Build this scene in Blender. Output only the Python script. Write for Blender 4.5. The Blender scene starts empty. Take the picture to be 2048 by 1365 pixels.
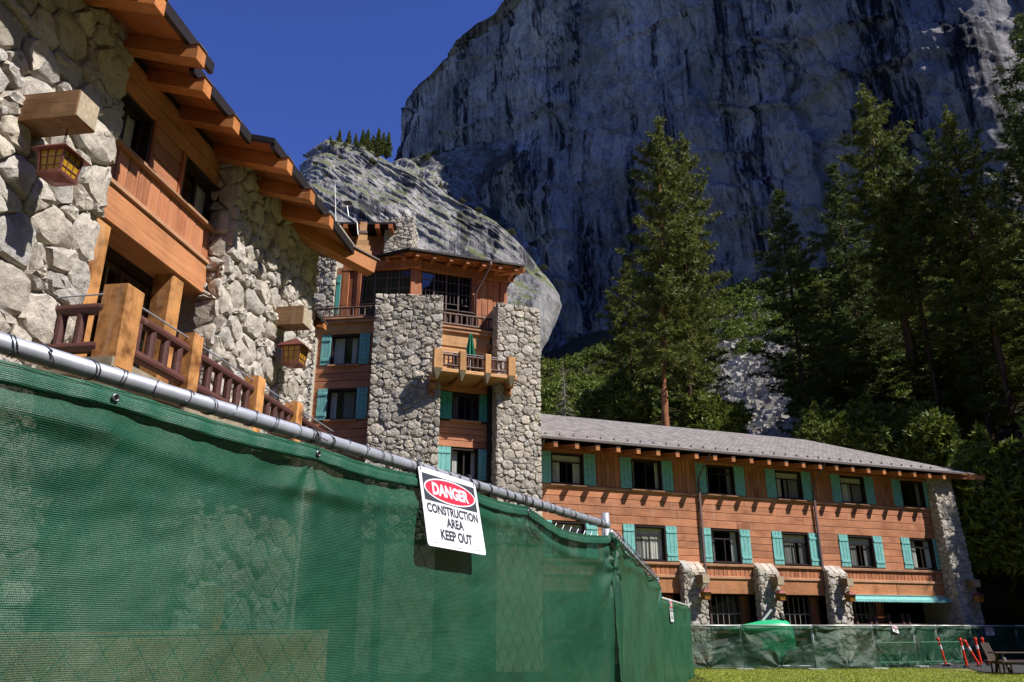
import bpy, math, random, time
import numpy as np
from mathutils import Vector, Matrix
T0 = time.time()
R = math.radians
random.seed(7)
rng = np.random.default_rng(11)
C = bpy.context.scene.collection
S = bpy.context.scene
PI = math.pi

# ------------------------------------------------------------------ camera, sky, sun, exposure
EYE = 1.7
PITCH = 19.75
cam = bpy.data.cameras.new('camera')
cam.sensor_width = 36.0
cam.lens = 1593.0 / 2048.0 * 36.0
cam.clip_start = 0.05
cam.clip_end = 3000
co = bpy.data.objects.new('camera', cam)
co.location = (0, 0, EYE)
co.rotation_euler = (R(90 + PITCH), 0, 0)
C.objects.link(co)
S.camera = co

SUN_AZ, SUN_EL = 114.0, 50.0       # clockwise from +Y (straight ahead), so the sun stands to the right and a little behind
w = bpy.data.worlds.new('World'); S.world = w; w.use_nodes = True
nt = w.node_tree; nt.nodes.clear()
sky = nt.nodes.new('ShaderNodeTexSky'); sky.sky_type = 'NISHITA'; sky.sun_disc = False
sky.sun_elevation = R(SUN_EL); sky.sun_rotation = R(SUN_AZ)
sky.altitude = 1500; sky.air_density = 0.85; sky.dust_density = 0.05; sky.ozone_density = 7.0
hs = nt.nodes.new('ShaderNodeHueSaturation'); hs.inputs['Hue'].default_value = 0.522; hs.inputs['Saturation'].default_value = 1.12
bg = nt.nodes.new('ShaderNodeBackground'); bg.inputs['Strength'].default_value = 0.112
wo = nt.nodes.new('ShaderNodeOutputWorld')
nt.links.new(sky.outputs[0], hs.inputs['Color']); nt.links.new(hs.outputs[0], bg.inputs['Color']); nt.links.new(bg.outputs[0], wo.inputs[0])
sl = bpy.data.lights.new('sun', 'SUN'); sl.energy = 4.2; sl.angle = R(0.53); sl.color = (1.0, 0.95, 0.87)
so = bpy.data.objects.new('sun', sl); C.objects.link(so)
sd = Vector((math.sin(R(SUN_AZ)) * math.cos(R(SUN_EL)), math.cos(R(SUN_AZ)) * math.cos(R(SUN_EL)), math.sin(R(SUN_EL))))
so.rotation_euler = sd.to_track_quat('Z', 'Y').to_euler()
so.location = (30, -10, 60)
S.view_settings.view_transform = 'Standard'; S.view_settings.look = 'None'
S.view_settings.exposure = 0.72; S.view_settings.gamma = 1.0; S.view_settings.use_curve_mapping = False
S.render.engine = 'CYCLES'

# ------------------------------------------------------------------ small tools
FPX = 1593.0; CT, ST = math.cos(R(PITCH)), math.sin(R(PITCH))
def pixray(px, py):
    u = (px - 1024) / FPX; v = (682.5 - py) / FPX
    return Vector((u, CT - v * ST, ST + v * CT))
def seen_size(p, size):
    d = p[1] * CT + (p[2] - EYE) * ST
    if d < 0.3: return 0
    x = 1024 + FPX * p[0] / d; y = 682.5 - FPX * ((p[2] - EYE) * CT - p[1] * ST) / d
    if x < -40 or x > 2090 or y < -40 or y > 1400: return 0.001 * size
    return size * FPX / d

class Frame:
    """vertical facade plane: t runs along it, o sticks out of it, z is height"""
    def __init__(s, x, y, az):
        s.x, s.y, s.az = x, y, az
        a = R(az); s.d = (math.sin(a), math.cos(a)); s.n = (math.cos(a), -math.sin(a))
    def w(s, t, o, z):
        return (s.x + s.d[0] * t + s.n[0] * o, s.y + s.d[1] * t + s.n[1] * o, z)
    def shifted(s, t, o, az=None):
        p = s.w(t, o, 0); return Frame(p[0], p[1], s.az if az is None else az)

class G:
    def __init__(s): s.v = []; s.f = []
    def add(s, vs, fs):
        b = len(s.v); s.v += [tuple(q) for q in vs]; s.f += [tuple(b + i for i in f) for f in fs]; return s
    def hexa(s, p):      # 8 corners: bottom 4 ccw, top 4
        return s.add(p, [(3, 2, 1, 0), (4, 5, 6, 7), (0, 1, 5, 4), (1, 2, 6, 5), (2, 3, 7, 6), (3, 0, 4, 7)])
    def fbox(s, F, t0, t1, o0, o1, z0, z1):
        return s.hexa([F.w(t0, o1, z0), F.w(t1, o1, z0), F.w(t1, o0, z0), F.w(t0, o0, z0),
                       F.w(t0, o1, z1), F.w(t1, o1, z1), F.w(t1, o0, z1), F.w(t0, o0, z1)])
    def cbox(s, F, t0, t1, o0, o1, z0, z1, c=0.012):     # box whose visible (outer) face has chamfered edges
        c = min(c, (t1 - t0) * .4, (z1 - z0) * .4)
        vs = [F.w(t0, o0, z0), F.w(t1, o0, z0), F.w(t1, o0, z1), F.w(t0, o0, z1),
              F.w(t0, o1 - c, z0), F.w(t1, o1 - c, z0), F.w(t1, o1 - c, z1), F.w(t0, o1 - c, z1),
              F.w(t0 + c, o1, z0 + c), F.w(t1 - c, o1, z0 + c), F.w(t1 - c, o1, z1 - c), F.w(t0 + c, o1, z1 - c)]
        fs = [(3, 2, 1, 0)]
        for i in range(4):
            j = (i + 1) % 4
            fs += [(i, j, 4 + j, 4 + i), (4 + i, 4 + j, 8 + j, 8 + i)]
        fs.append((8, 9, 10, 11))
        return s.add(vs, fs)
    def tube(s, a, b, r0, r1=None, n=8, cap=True):
        r1 = r0 if r1 is None else r1
        a = Vector(a); b = Vector(b); d = (b - a)
        if d.length < 1e-6: return s
        q = d.to_track_quat('Z', 'Y'); vs = []
        for p, r in ((a, r0), (b, r1)):
            for i in range(n):
                an = 2 * PI * i / n; vs.append(p + q @ Vector((r * math.cos(an), r * math.sin(an), 0)))
        fs = [(i, (i + 1) % n, n + (i + 1) % n, n + i) for i in range(n)]
        if cap: fs += [tuple(reversed(range(n))), tuple(range(n, 2 * n))]
        return s.add(vs, fs)
    def path(s, pts, r, n=6):
        """tube swept along a polyline"""
        pts = [Vector(p) for p in pts]; vs = []; m = len(pts)
        rr = r if hasattr(r, '__len__') else [r] * m
        for k, p in enumerate(pts):
            d = (pts[min(k + 1, m - 1)] - pts[max(k - 1, 0)])
            q = d.to_track_quat('Z', 'Y')
            for i in range(n):
                an = 2 * PI * i / n; vs.append(p + q @ Vector((rr[k] * math.cos(an), rr[k] * math.sin(an), 0)))
        fs = []
        for k in range(m - 1):
            for i in range(n):
                j = (i + 1) % n; fs.append((k * n + i, k * n + j, (k + 1) * n + j, (k + 1) * n + i))
        fs += [tuple(reversed(range(n))), tuple(range((m - 1) * n, m * n))]
        return s.add(vs, fs)
    def beam(s, a, b, w_, h, up=(0, 0, 1), c=0.0):
        """rectangular bar between two points (centre line)"""
        a = Vector(a); b = Vector(b); d = (b - a).normalized(); up = Vector(up)
        x = d.cross(up).normalized(); y = x.cross(d).normalized()
        vs = []
        for p in (a, b):
            for (sx, sy) in ((-1, -1), (1, -1), (1, 1), (-1, 1)):
                vs.append(p + x * sx * w_ / 2 + y * sy * h / 2)
        return s.add(vs, [(3, 2, 1, 0), (4, 5, 6, 7), (0, 1, 5, 4), (1, 2, 6, 5), (2, 3, 7, 6), (3, 0, 4, 7)])
    def quad(s, a, b, c, d): return s.add([a, b, c, d], [(0, 1, 2, 3)])

ROOT = {}
def tag(o, label=None, cat=None, group=None, kind=None):
    if label: o['label'] = label
    if cat: o['category'] = cat
    if group: o['group'] = group
    if kind: o['kind'] = kind
    return o
def mesh_from(name, v, f, mat=None, smooth=False):
    me = bpy.data.meshes.new(name); me.from_pydata(v, [], f); me.update()
    if mat:
        for m in (mat if isinstance(mat, (list, tuple)) else [mat]): me.materials.append(m)
    if smooth: me.polygons.foreach_set('use_smooth', [True] * len(me.polygons))
    return me
def thing(name, loc, label, cat, group=None):
    o = bpy.data.objects.new(name, None); o.empty_display_size = .3; C.objects.link(o); o.location = loc
    tag(o, label, cat, group); ROOT[o.name] = Vector(loc); return o
def part(name, g, mat, parent=None, label=None, kind=None, smooth=False):
    org = ROOT[parent.name] if parent is not None else Vector((0, 0, 0))
    v = [(a - org[0], b - org[1], c - org[2]) for a, b, c in g.v] if parent is not None else g.v
    o = bpy.data.objects.new(name, mesh_from(name, v, g.f, mat, smooth)); C.objects.link(o)
    if parent is not None: o.parent = parent; ROOT[o.name] = org
    if label: o['label'] = label
    if kind: o['kind'] = kind
    return o
def single(name, g, mat, label, cat, group=None, smooth=False):
    o = part(name, g, mat, None, smooth=smooth)
    c = Vector(g.v[0]) * 0
    xs = [p[0] for p in g.v]; ys = [p[1] for p in g.v]; zs = [p[2] for p in g.v]
    c = Vector(((min(xs) + max(xs)) / 2, (min(ys) + max(ys)) / 2, min(zs)))
    for vv in o.data.vertices: vv.co -= c
    o.location = c; ROOT[o.name] = c
    return tag(o, label, cat, group)
def copy_tree(o, parent=None):
    c = o.copy(); C.objects.link(c)
    if parent is not None: c.parent = parent
    for ch in list(o.children): copy_tree(ch, c)
    return c

# ------------------------------------------------------------------ materials
def nodes(name):
    m = bpy.data.materials.new(name); m.use_nodes = True
    n = m.node_tree.nodes; n.clear()
    out = n.new('ShaderNodeOutputMaterial'); b = n.new('ShaderNodeBsdfPrincipled')
    m.node_tree.links.new(b.outputs[0], out.inputs[0])
    return m, n, m.node_tree.links, b, out
def node(n, t, **k):
    x = n.new(t)
    for a, b in k.items():
        if a.startswith('i_'): x.inputs[a[2:].replace('_', ' ')].default_value = b
        else: setattr(x, a, b)
    return x
def ramp(n, stops, interp='LINEAR'):
    r = n.new('ShaderNodeValToRGB'); r.color_ramp.interpolation = interp
    e = r.color_ramp.elements
    while len(e) > 1: e.remove(e[-1])
    e[0].position = stops[0][0]; e[0].color = tuple(stops[0][1]) + (1,)
    for p, c in stops[1:]:
        q = e.new(p); q.color = tuple(c) + (1,)
    return r
def col(c, k=1.0): return (min(c[0] * k, 1), min(c[1] * k, 1), min(c[2] * k, 1))
def objmap(n, l, rotz=0.0, scale=(1, 1, 1), geo=False):
    tc = n.new('ShaderNodeTexCoord'); mp = n.new('ShaderNodeMapping'); mp.vector_type = 'POINT'
    src = tc.outputs['Object']
    mp0 = n.new('ShaderNodeMapping'); mp0.inputs['Rotation'].default_value = (0, 0, rotz)
    l.new(src, mp0.inputs[0]); l.new(mp0.outputs[0], mp.inputs[0]); mp.inputs['Scale'].default_value = scale
    return mp.outputs[0]
def rnd(n, l):
    oi = n.new('ShaderNodeObjectInfo'); ge = n.new('ShaderNodeNewGeometry')
    a = node(n, 'ShaderNodeMath', operation='ADD'); l.new(oi.outputs['Random'], a.inputs[0]); l.new(ge.outputs['Random Per Island'], a.inputs[1])
    f = node(n, 'ShaderNodeMath', operation='FRACT'); l.new(a.outputs[0], f.inputs[0]); return f.outputs[0]
def mixc(n, l, fac, a, b, mode='MIX'):
    m = n.new('ShaderNodeMix'); m.data_type = 'RGBA'; m.blend_type = mode
    for v, i in ((fac, 0), (a, 6), (b, 7)):
        if hasattr(v, 'is_linked') or hasattr(v, 'links'): l.new(v, m.inputs[i])
        elif i == 0: m.inputs[0].default_value = v
        else: m.inputs[i].default_value = tuple(v) + (1,) if len(v) == 3 else v
    return m.outputs[2]
def bump(n, l, b, h, strength=.3, dist=.02, chain=None):
    bp = n.new('ShaderNodeBump'); bp.inputs['Strength'].default_value = strength; bp.inputs['Distance'].default_value = dist
    l.new(h, bp.inputs['Height'])
    if chain is not None: l.new(chain, bp.inputs['Normal'])
    l.new(bp.outputs[0], b.inputs['Normal']); return bp.outputs[0]

def m_plain(name, c, rough=.6, metal=0.0, var=.15, scale=8, spec=.4, bmp=0.0):
    m, n, l, b, o = nodes(name)
    v = objmap(n, l); no = node(n, 'ShaderNodeTexNoise', i_Scale=scale, i_Detail=5.0, i_Roughness=.6); l.new(v, no.inputs['Vector'])
    r = ramp(n, [(.3, col(c, 1 - var)), (.7, col(c, 1 + var))]); l.new(no.outputs[0], r.inputs[0]); l.new(r.outputs[0], b.inputs['Base Color'])
    b.inputs['Roughness'].default_value = rough; b.inputs['Metallic'].default_value = metal
    b.inputs['Specular IOR Level'].default_value = spec
    if bmp: bump(n, l, b, no.outputs[0], bmp, .01)
    return m

def m_stone(name, k=1.0, warm=0.0, sc=1.0):
    m, n, l, b, o = nodes(name)
    v = objmap(n, l); r = rnd(n, l)
    base = ramp(n, [(0, (.33, .31, .28)), (.2, (.45, .42, .37)), (.4, (.40, .40, .395)), (.55, (.52, .48, .42)), (.72, (.44, .43, .415)), (.86, (.54, .50, .44)), (1, (.36, .345, .32))])
    l.new(r, base.inputs[0])
    # offset the texture per stone
    ad = node(n, 'ShaderNodeVectorMath', operation='ADD'); l.new(v, ad.inputs[0])
    sm = node(n, 'ShaderNodeMath', operation='MULTIPLY'); l.new(r, sm.inputs[0]); sm.inputs[1].default_value = 37.0
    l.new(sm.outputs[0], ad.inputs[1])
    n1 = node(n, 'ShaderNodeTexNoise', i_Scale=2.6 * sc, i_Detail=7.0, i_Roughness=.68); l.new(ad.outputs[0], n1.inputs['Vector'])
    n2 = node(n, 'ShaderNodeTexNoise', i_Scale=45.0 * sc, i_Detail=3.0, i_Roughness=.7); l.new(ad.outputs[0], n2.inputs['Vector'])
    n3 = node(n, 'ShaderNodeTexNoise', i_Scale=9.0 * sc, i_Detail=6.0, i_Roughness=.75); l.new(ad.outputs[0], n3.inputs['Vector'])
    r1 = ramp(n, [(.32, (.62, .60, .58)), (.5, (1, 1, 1)), (.7, (1.12, 1.08, 1.0))]); l.new(n1.outputs[0], r1.inputs[0])
    c = mixc(n, l, 1.0, base.outputs[0], r1.outputs[0], 'MULTIPLY')
    r2 = ramp(n, [(.34, (.55, .55, .56)), (.46, (1, 1, 1)), (.62, (1.06, 1.06, 1.06)), (.7, (1.2, 1.2, 1.2))]); l.new(n2.outputs[0], r2.inputs[0])
    c = mixc(n, l, .75, c, mixc(n, l, 1.0, c, r2.outputs[0], 'MULTIPLY'))
    r3 = ramp(n, [(.30, (.44, .43, .40)), (.43, (1, 1, 1))]); l.new(n3.outputs[0], r3.inputs[0])
    c = mixc(n, l, .8, c, mixc(n, l, 1.0, c, r3.outputs[0], 'MULTIPLY'))
    c = mixc(n, l, 1.0, c, (k * (1 + warm), k, k * (1 - warm)), 'MULTIPLY')
    l.new(c, b.inputs['Base Color']); b.inputs['Roughness'].default_value = .85; b.inputs['Specular IOR Level'].default_value = .25
    vo = node(n, 'ShaderNodeTexVoronoi', i_Scale=7.0 * sc, feature='F1'); l.new(ad.outputs[0], vo.inputs['Vector'])
    h = node(n, 'ShaderNodeMath', operation='ADD'); l.new(n3.outputs[0], h.inputs[0])
    h2 = node(n, 'ShaderNodeMath', operation='MULTIPLY'); l.new(vo.outputs[0], h2.inputs[0]); h2.inputs[1].default_value = .55; l.new(h2.outputs[0], h.inputs[1])
    b1 = bump(n, l, b, h.outputs[0], .8, .06 / sc); bump(n, l, b, n2.outputs[0], .45, .008, b1)
    return m

def m_wood(name, c, az=0.0, axis='h', rough=.62, stain=.35, sc=1.0, spec=.35, dark=(.5, .4, .33)):
    """stained timber; grain runs along t ('h') or upright ('v') on a facade of azimuth az"""
    m, n, l, b, o = nodes(name)
    rz = R(az) - PI / 2                       # brings t onto the local x axis
    sclh = (1.2 * sc, 22 * sc, 22 * sc) if axis == 'h' else (22 * sc, 22 * sc, 1.2 * sc)
    v = objmap(n, l, rz, (1, 1, 1)); r = rnd(n, l)
    ad = node(n, 'ShaderNodeVectorMath', operation='ADD'); l.new(v, ad.inputs[0])
    sm = node(n, 'ShaderNodeMath', operation='MULTIPLY'); l.new(r, sm.inputs[0]); sm.inputs[1].default_value = 19.0; l.new(sm.outputs[0], ad.inputs[1])
    mp = n.new('ShaderNodeMapping'); mp.inputs['Scale'].default_value = sclh; l.new(ad.outputs[0], mp.inputs[0])
    g = node(n, 'ShaderNodeTexNoise', i_Scale=1.0, i_Detail=6.0, i_Roughness=.65, i_Distortion=.6); l.new(mp.outputs[0], g.inputs['Vector'])
    bl = node(n, 'ShaderNodeTexNoise', i_Scale=.9 * sc, i_Detail=5.0, i_Roughness=.6); l.new(ad.outputs[0], bl.inputs['Vector'])
    rg = ramp(n, [(.3, col(c, .72)), (.5, c), (.72, col(c, 1.22))]); l.new(g.outputs[0], rg.inputs[0])
    rb = ramp(n, [(.3, dark), (.5, (1, 1, 1)), (.72, (1.36, 1.36, 1.34))]); l.new(bl.outputs[0], rb.inputs[0])
    cc = mixc(n, l, stain * 2 if stain < .5 else 1.0, rg.outputs[0], mixc(n, l, 1.0, rg.outputs[0], rb.outputs[0], 'MULTIPLY'))
    rr = ramp(n, [(0, (.82, .80, .78)), (.5, (1, 1, 1)), (1, (1.16, 1.12, 1.1))]); l.new(r, rr.inputs[0])
    cc = mixc(n, l, 1.0, cc, rr.outputs[0], 'MULTIPLY')
    # weathered runs: pale upright streaks
    sv = node(n, 'ShaderNodeTexNoise', i_Scale=1.0, i_Detail=3.0); mp2 = n.new('ShaderNodeMapping'); mp2.inputs['Scale'].default_value = (5, 5, .5); l.new(v, mp2.inputs[0]); l.new(mp2.outputs[0], sv.inputs['Vector'])
    rs = ramp(n, [(.62, (0, 0, 0)), (.8, (1, 1, 1))]); l.new(sv.outputs[0], rs.inputs[0])
    ff = node(n, 'ShaderNodeMath', operation='MULTIPLY'); l.new(rs.outputs[0], ff.inputs[0]); ff.inputs[1].default_value = .5
    cc = mixc(n, l, ff.outputs[0], cc, (.52, .40, .30))
    l.new(cc, b.inputs['Base Color']); b.inputs['Roughness'].default_value = rough; b.inputs['Specular IOR Level'].default_value = spec
    bump(n, l, b, g.outputs[0], .35, .008)
    return m

def m_glass(name, tint=(.82, .85, .86), refl=.05):
    m, n, l, b, o = nodes(name); n.remove(b)
    t = n.new('ShaderNodeBsdfTransparent'); t.inputs[0].default_value = tint + (1,)
    g = n.new('ShaderNodeBsdfGlossy'); g.inputs['Roughness'].default_value = .02; g.inputs[0].default_value = (.9, .95, 1, 1)
    lw = n.new('ShaderNodeLayerWeight'); lw.inputs[0].default_value = .5
    fr = node(n, 'ShaderNodeMath', operation='POWER'); l.new(lw.outputs['Facing'], fr.inputs[0]); fr.inputs[1].default_value = 4.0
    tc = objmap(n, l); no = node(n, 'ShaderNodeTexNoise', i_Scale=1.2, i_Detail=2.0); l.new(tc, no.inputs['Vector'])
    bp = n.new('ShaderNodeBump'); bp.inputs['Strength'].default_value = .04; bp.inputs['Distance'].default_value = .05; l.new(no.outputs[0], bp.inputs['Height']); l.new(bp.outputs[0], g.inputs['Normal'])
    ad = node(n, 'ShaderNodeMath', operation='ADD'); l.new(fr.outputs[0], ad.inputs[0]); ad.inputs[1].default_value = refl
    mx = n.new('ShaderNodeMixShader'); l.new(ad.outputs[0], mx.inputs[0]); l.new(t.outputs[0], mx.inputs[1]); l.new(g.outputs[0], mx.inputs[2]); l.new(mx.outputs[0], o.inputs[0])
    return m

def m_screen(name, az, c=(.018, .105, .055), pitch=.008, seethru=.2):
    """knitted green privacy netting: rows of knit, small gaps, painted glints"""
    m, n, l, b, o = nodes(name)
    v = objmap(n, l, R(az) - PI / 2)
    sep = n.new('ShaderNodeSeparateXYZ'); l.new(v, sep.inputs[0])
    wob = node(n, 'ShaderNodeTexNoise', i_Scale=1.4, i_Detail=2.0); l.new(v, wob.inputs['Vector'])
    a = node(n, 'ShaderNodeMath', operation='MULTIPLY_ADD'); l.new(wob.outputs[0], a.inputs[0]); a.inputs[1].default_value = .02; l.new(sep.outputs[2], a.inputs[2])
    k = node(n, 'ShaderNodeMath', operation='MULTIPLY'); l.new(a.outputs[0], k.inputs[0]); k.inputs[1].default_value = 2 * PI / pitch
    s = node(n, 'ShaderNodeMath', operation='SINE'); l.new(k.outputs[0], s.inputs[0])
    rows = node(n, 'ShaderNodeMath', operation='MULTIPLY_ADD'); l.new(s.outputs[0], rows.inputs[0]); rows.inputs[1].default_value = .5; rows.inputs[2].default_value = .5
    kx = node(n, 'ShaderNodeMath', operation='MULTIPLY'); l.new(sep.outputs[0], kx.inputs[0]); kx.inputs[1].default_value = 2 * PI / (pitch * .8)
    sx = node(n, 'ShaderNodeMath', operation='SINE'); l.new(kx.outputs[0], sx.inputs[0])
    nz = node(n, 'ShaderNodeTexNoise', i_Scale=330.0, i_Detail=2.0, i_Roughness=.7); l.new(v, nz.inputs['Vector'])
    lg = node(n, 'ShaderNodeTexNoise', i_Scale=1.3, i_Detail=5.0, i_Roughness=.65); l.new(v, lg.inputs['Vector'])
    rl = ramp(n, [(.3, col(c, .62)), (.5, c), (.72, (c[0] * 2.2 + .015, c[1] * 1.25, c[2] * 1.4))]); l.new(lg.outputs[0], rl.inputs[0])
    cc = mixc(n, l, rows.outputs[0], mixc(n, l, 1.0, rl.outputs[0], (.55, .58, .56), 'MULTIPLY'), mixc(n, l, 1.0, rl.outputs[0], (1.3, 1.25, 1.28), 'MULTIPLY'))
    rz = ramp(n, [(.35, (.6, .6, .6)), (.55, (1, 1, 1)), (.66, (1.3, 1.3, 1.3)), (.70, (9, 3.4, 4.6))]); l.new(nz.outputs[0], rz.inputs[0])  # brightest flecks are fabric glints painted into the base colour
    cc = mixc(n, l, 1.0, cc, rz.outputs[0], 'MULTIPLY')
    l.new(cc, b.inputs['Base Color']); b.inputs['Roughness'].default_value = .38; b.inputs['Specular IOR Level'].default_value = .5
    h = node(n, 'ShaderNodeMath', operation='MULTIPLY_ADD'); l.new(sx.outputs[0], h.inputs[0]); h.inputs[1].default_value = .25; l.new(s.outputs[0], h.inputs[2])
    h2 = node(n, 'ShaderNodeMath', operation='MULTIPLY_ADD'); l.new(nz.outputs[0], h2.inputs[0]); h2.inputs[1].default_value = 2.2; l.new(h.outputs[0], h2.inputs[2])
    bump(n, l, b, h2.outputs[0], .55, pitch * .18)
    tr = n.new('ShaderNodeBsdfTransparent'); tr.inputs[0].default_value = (.93, 1, .93, 1)
    tl = n.new('ShaderNodeBsdfTranslucent'); l.new(cc, tl.inputs[0])
    m1 = n.new('ShaderNodeMixShader'); m1.inputs[0].default_value = .15; l.new(b.outputs[0], m1.inputs[1]); l.new(tl.outputs[0], m1.inputs[2])
    op = node(n, 'ShaderNodeMath', operation='MULTIPLY_ADD'); l.new(nz.outputs[0], op.inputs[0]); op.inputs[1].default_value = .5; op.inputs[2].default_value = seethru - .25; op.use_clamp = True
    op2 = node(n, 'ShaderNodeMath', operation='MULTIPLY_ADD'); l.new(rows.outputs[0], op2.inputs[0]); op2.inputs[1].default_value = -.12; l.new(op.outputs[0], op2.inputs[2]); op2.use_clamp = True
    mx = n.new('ShaderNodeMixShader'); l.new(op2.outputs[0], mx.inputs[0]); l.new(m1.outputs[0], mx.inputs[1]); l.new(tr.outputs[0], mx.inputs[2]); l.new(mx.outputs[0], o.inputs[0])
    return m

def m_rock(name, k=1.0, streak=1.0, green=.3, scale=1.0, bmp=1.0, uvrot=0.0, big_lo=(.15, .15, .16)):
    """granite cliff: upright water stains, slab panels, cracks, lichen and grass on the flatter ledges"""
    m, n, l, b, o = nodes(name)
    v = objmap(n, l, uvrot)
    def noise(sc3, sc, det=8.0, ro=.62, dis=0.0, rot=0.0):
        mp = n.new('ShaderNodeMapping'); mp.inputs['Rotation'].default_value = (rot, rot * .7, 0); l.new(v, mp.inputs[0])
        mq = n.new('ShaderNodeMapping'); mq.inputs['Scale'].default_value = sc3; l.new(mp.outputs[0], mq.inputs[0])
        x = node(n, 'ShaderNodeTexNoise', i_Scale=sc * scale, i_Detail=det, i_Roughness=ro, i_Distortion=dis); l.new(mq.outputs[0], x.inputs['Vector']); return x.outputs[0]
    big = noise((1, 1, .7), .022, 7, .62, .5); st = noise((1, 1, .03), .55, 9, .74, .12); st2 = noise((1, 1, .09), .07, 6, .7, .5); fine = noise((1, 1, 1), .8, 8, .78)
    slab = noise((1, 1, 1.0), .05, 9, .62, 1.6, .5); crk = noise((1, 1, .35), .14, 6, .6, .6, .25)
    base = ramp(n, [(.28, big_lo), (.42, (.27, .265, .265)), (.54, (.37, .355, .345)), (.64, (.46, .44, .42)), (.78, (.56, .53, .50))]); l.new(big, base.inputs[0])
    c = base.outputs[0]
    rsl = ramp(n, [(.36, (.62, .62, .64)), (.47, (.95, .95, .95)), (.495, (.45, .45, .47)), (.51, (1.1, 1.1, 1.1)), (.66, (1.3, 1.28, 1.25))]); l.new(slab, rsl.inputs[0])
    c = mixc(n, l, .6, c, mixc(n, l, 1.0, c, rsl.outputs[0], 'MULTIPLY'))
    sm = node(n, 'ShaderNodeMath', operation='MULTIPLY_ADD'); l.new(st, sm.inputs[0]); sm.inputs[1].default_value = .75
    s2 = node(n, 'ShaderNodeMath', operation='MULTIPLY'); l.new(st2, s2.inputs[0]); s2.inputs[1].default_value = 1.15; l.new(s2.outputs[0], sm.inputs[2])
    rs = ramp(n, [(.79, (.05, .055, .08)), (.86, (.20, .20, .24)), (.90, (.70, .70, .74)), (.94, (1, 1, 1)), (1.0, (1.12, 1.12, 1.12))]); l.new(sm.outputs[0], rs.inputs[0])
    c = mixc(n, l, streak, c, mixc(n, l, 1.0, c, rs.outputs[0], 'MULTIPLY'))
    rf = ramp(n, [(.3, (.62, .62, .63)), (.5, (1, 1, 1)), (.72, (1.3, 1.3, 1.27))]); l.new(fine, rf.inputs[0])
    c = mixc(n, l, .85, c, mixc(n, l, 1.0, c, rf.outputs[0], 'MULTIPLY'))
    rc = ramp(n, [(.475, (1, 1, 1)), (.495, (.35, .35, .37)), (.505, (.35, .35, .37)), (.525, (1, 1, 1))]); l.new(crk, rc.inputs[0])
    c = mixc(n, l, .6, c, mixc(n, l, 1.0, c, rc.outputs[0], 'MULTIPLY'))
    ge = n.new('ShaderNodeNewGeometry'); sp = n.new('ShaderNodeSeparateXYZ'); l.new(ge.outputs['Normal'], sp.inputs[0])
    g1 = noise((1, 1, 1.5), .12, 7, .7)
    up = node(n, 'ShaderNodeMath', operation='MULTIPLY_ADD'); l.new(sp.outputs[2], up.inputs[0]); up.inputs[1].default_value = .9; l.new(g1, up.inputs[2])
    rgm = ramp(n, [(min(1.12 - green, .99), (0, 0, 0)), (min(1.2 - green, 1), (1, 1, 1))]); l.new(up.outputs[0], rgm.inputs[0])
    gc = ramp(n, [(.3, (.06, .075, .02)), (.7, (.20, .22, .08))]); l.new(fine, gc.inputs[0])
    gf = node(n, 'ShaderNodeMath', operation='MULTIPLY'); l.new(rgm.outputs[0], gf.inputs[0]); gf.inputs[1].default_value = .8 if green > .1 else .0
    c = mixc(n, l, gf.outputs[0], c, gc.outputs[0])
    c = mixc(n, l, 1.0, c, (k, k, k), 'MULTIPLY')
    l.new(c, b.inputs['Base Color']); b.inputs['Roughness'].default_value = .9; b.inputs['Specular IOR Level'].default_value = .2
    b1 = bump(n, l, b, slab, .9 * bmp, 2.5 / scale); b2 = bump(n, l, b, fine, .8 * bmp, .7 / scale, b1); bump(n, l, b, st, .5 * bmp, .8 / scale, b2)
    return m

def m_leaf(name, c1, c2, trans=.25):
    m, n, l, b, o = nodes(name); r = rnd(n, l)
    rr = ramp(n, [(0, c1), (.6, c2), (1, col(c2, 1.5))]); l.new(r, rr.inputs[0])
    l.new(rr.outputs[0], b.inputs['Base Color']); b.inputs['Roughness'].default_value = .55; b.inputs['Specular IOR Level'].default_value = .3
    tl = n.new('ShaderNodeBsdfTranslucent'); l.new(rr.outputs[0], tl.inputs[0])
    mx = n.new('ShaderNodeMixShader'); mx.inputs[0].default_value = trans; l.new(b.outputs[0], mx.inputs[1]); l.new(tl.outputs[0], mx.inputs[2]); l.new(mx.outputs[0], o.inputs[0])
    return m

AZL, AZW, AZT, AZF = 8.3, 69.0, 97.5, 27.2
ORANGE = (.45, .19, .098)
M = {}
M['stone_near'] = m_stone('granite_fieldstone', 1.10, .03)
M['stone_far'] = m_stone('granite_fieldstone_tower', 1.05, .04, 1.0)
M['mortar'] = m_plain('lime_mortar', (.43, .39, .32), .95, 0, .22, 14, .1, .8)
for a, nm in ((AZL, 'L'), (AZW, 'W'), (AZT, 'T')):
    M['wh' + nm] = m_wood('stained_siding_' + nm, ORANGE, a, 'h', .62)
    M['wv' + nm] = m_wood('stained_upright_board_' + nm, (.44, .18, .088), a, 'v')
    M['wo' + nm] = m_wood('stained_beam_' + nm, (.46, .20, .09), a, 'h')
    M['trim' + nm] = m_wood('weathered_trim_' + nm, (.44, .24, .14), a, 'h', .75)
    M['deep' + nm] = m_wood('dark_red_board_' + nm, (.38, .13, .05), a, 'v')
M['rafterL'] = m_wood('rafter_timber_near', (.47, .18, .055), AZL + 90, 'h')
M['rafterW'] = m_wood('rafter_timber_wing', (.47, .18, .06), AZW + 90, 'h')
M['rafterT'] = m_wood('rafter_timber_tower', (.42, .14, .045), AZW + 90, 'h')
M['soffit'] = m_wood('soffit_boarding', (.42, .15, .045), AZL, 'h')
M['soffitW'] = m_wood('soffit_boarding_wing', (.34, .11, .035), AZW, 'h')
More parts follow.
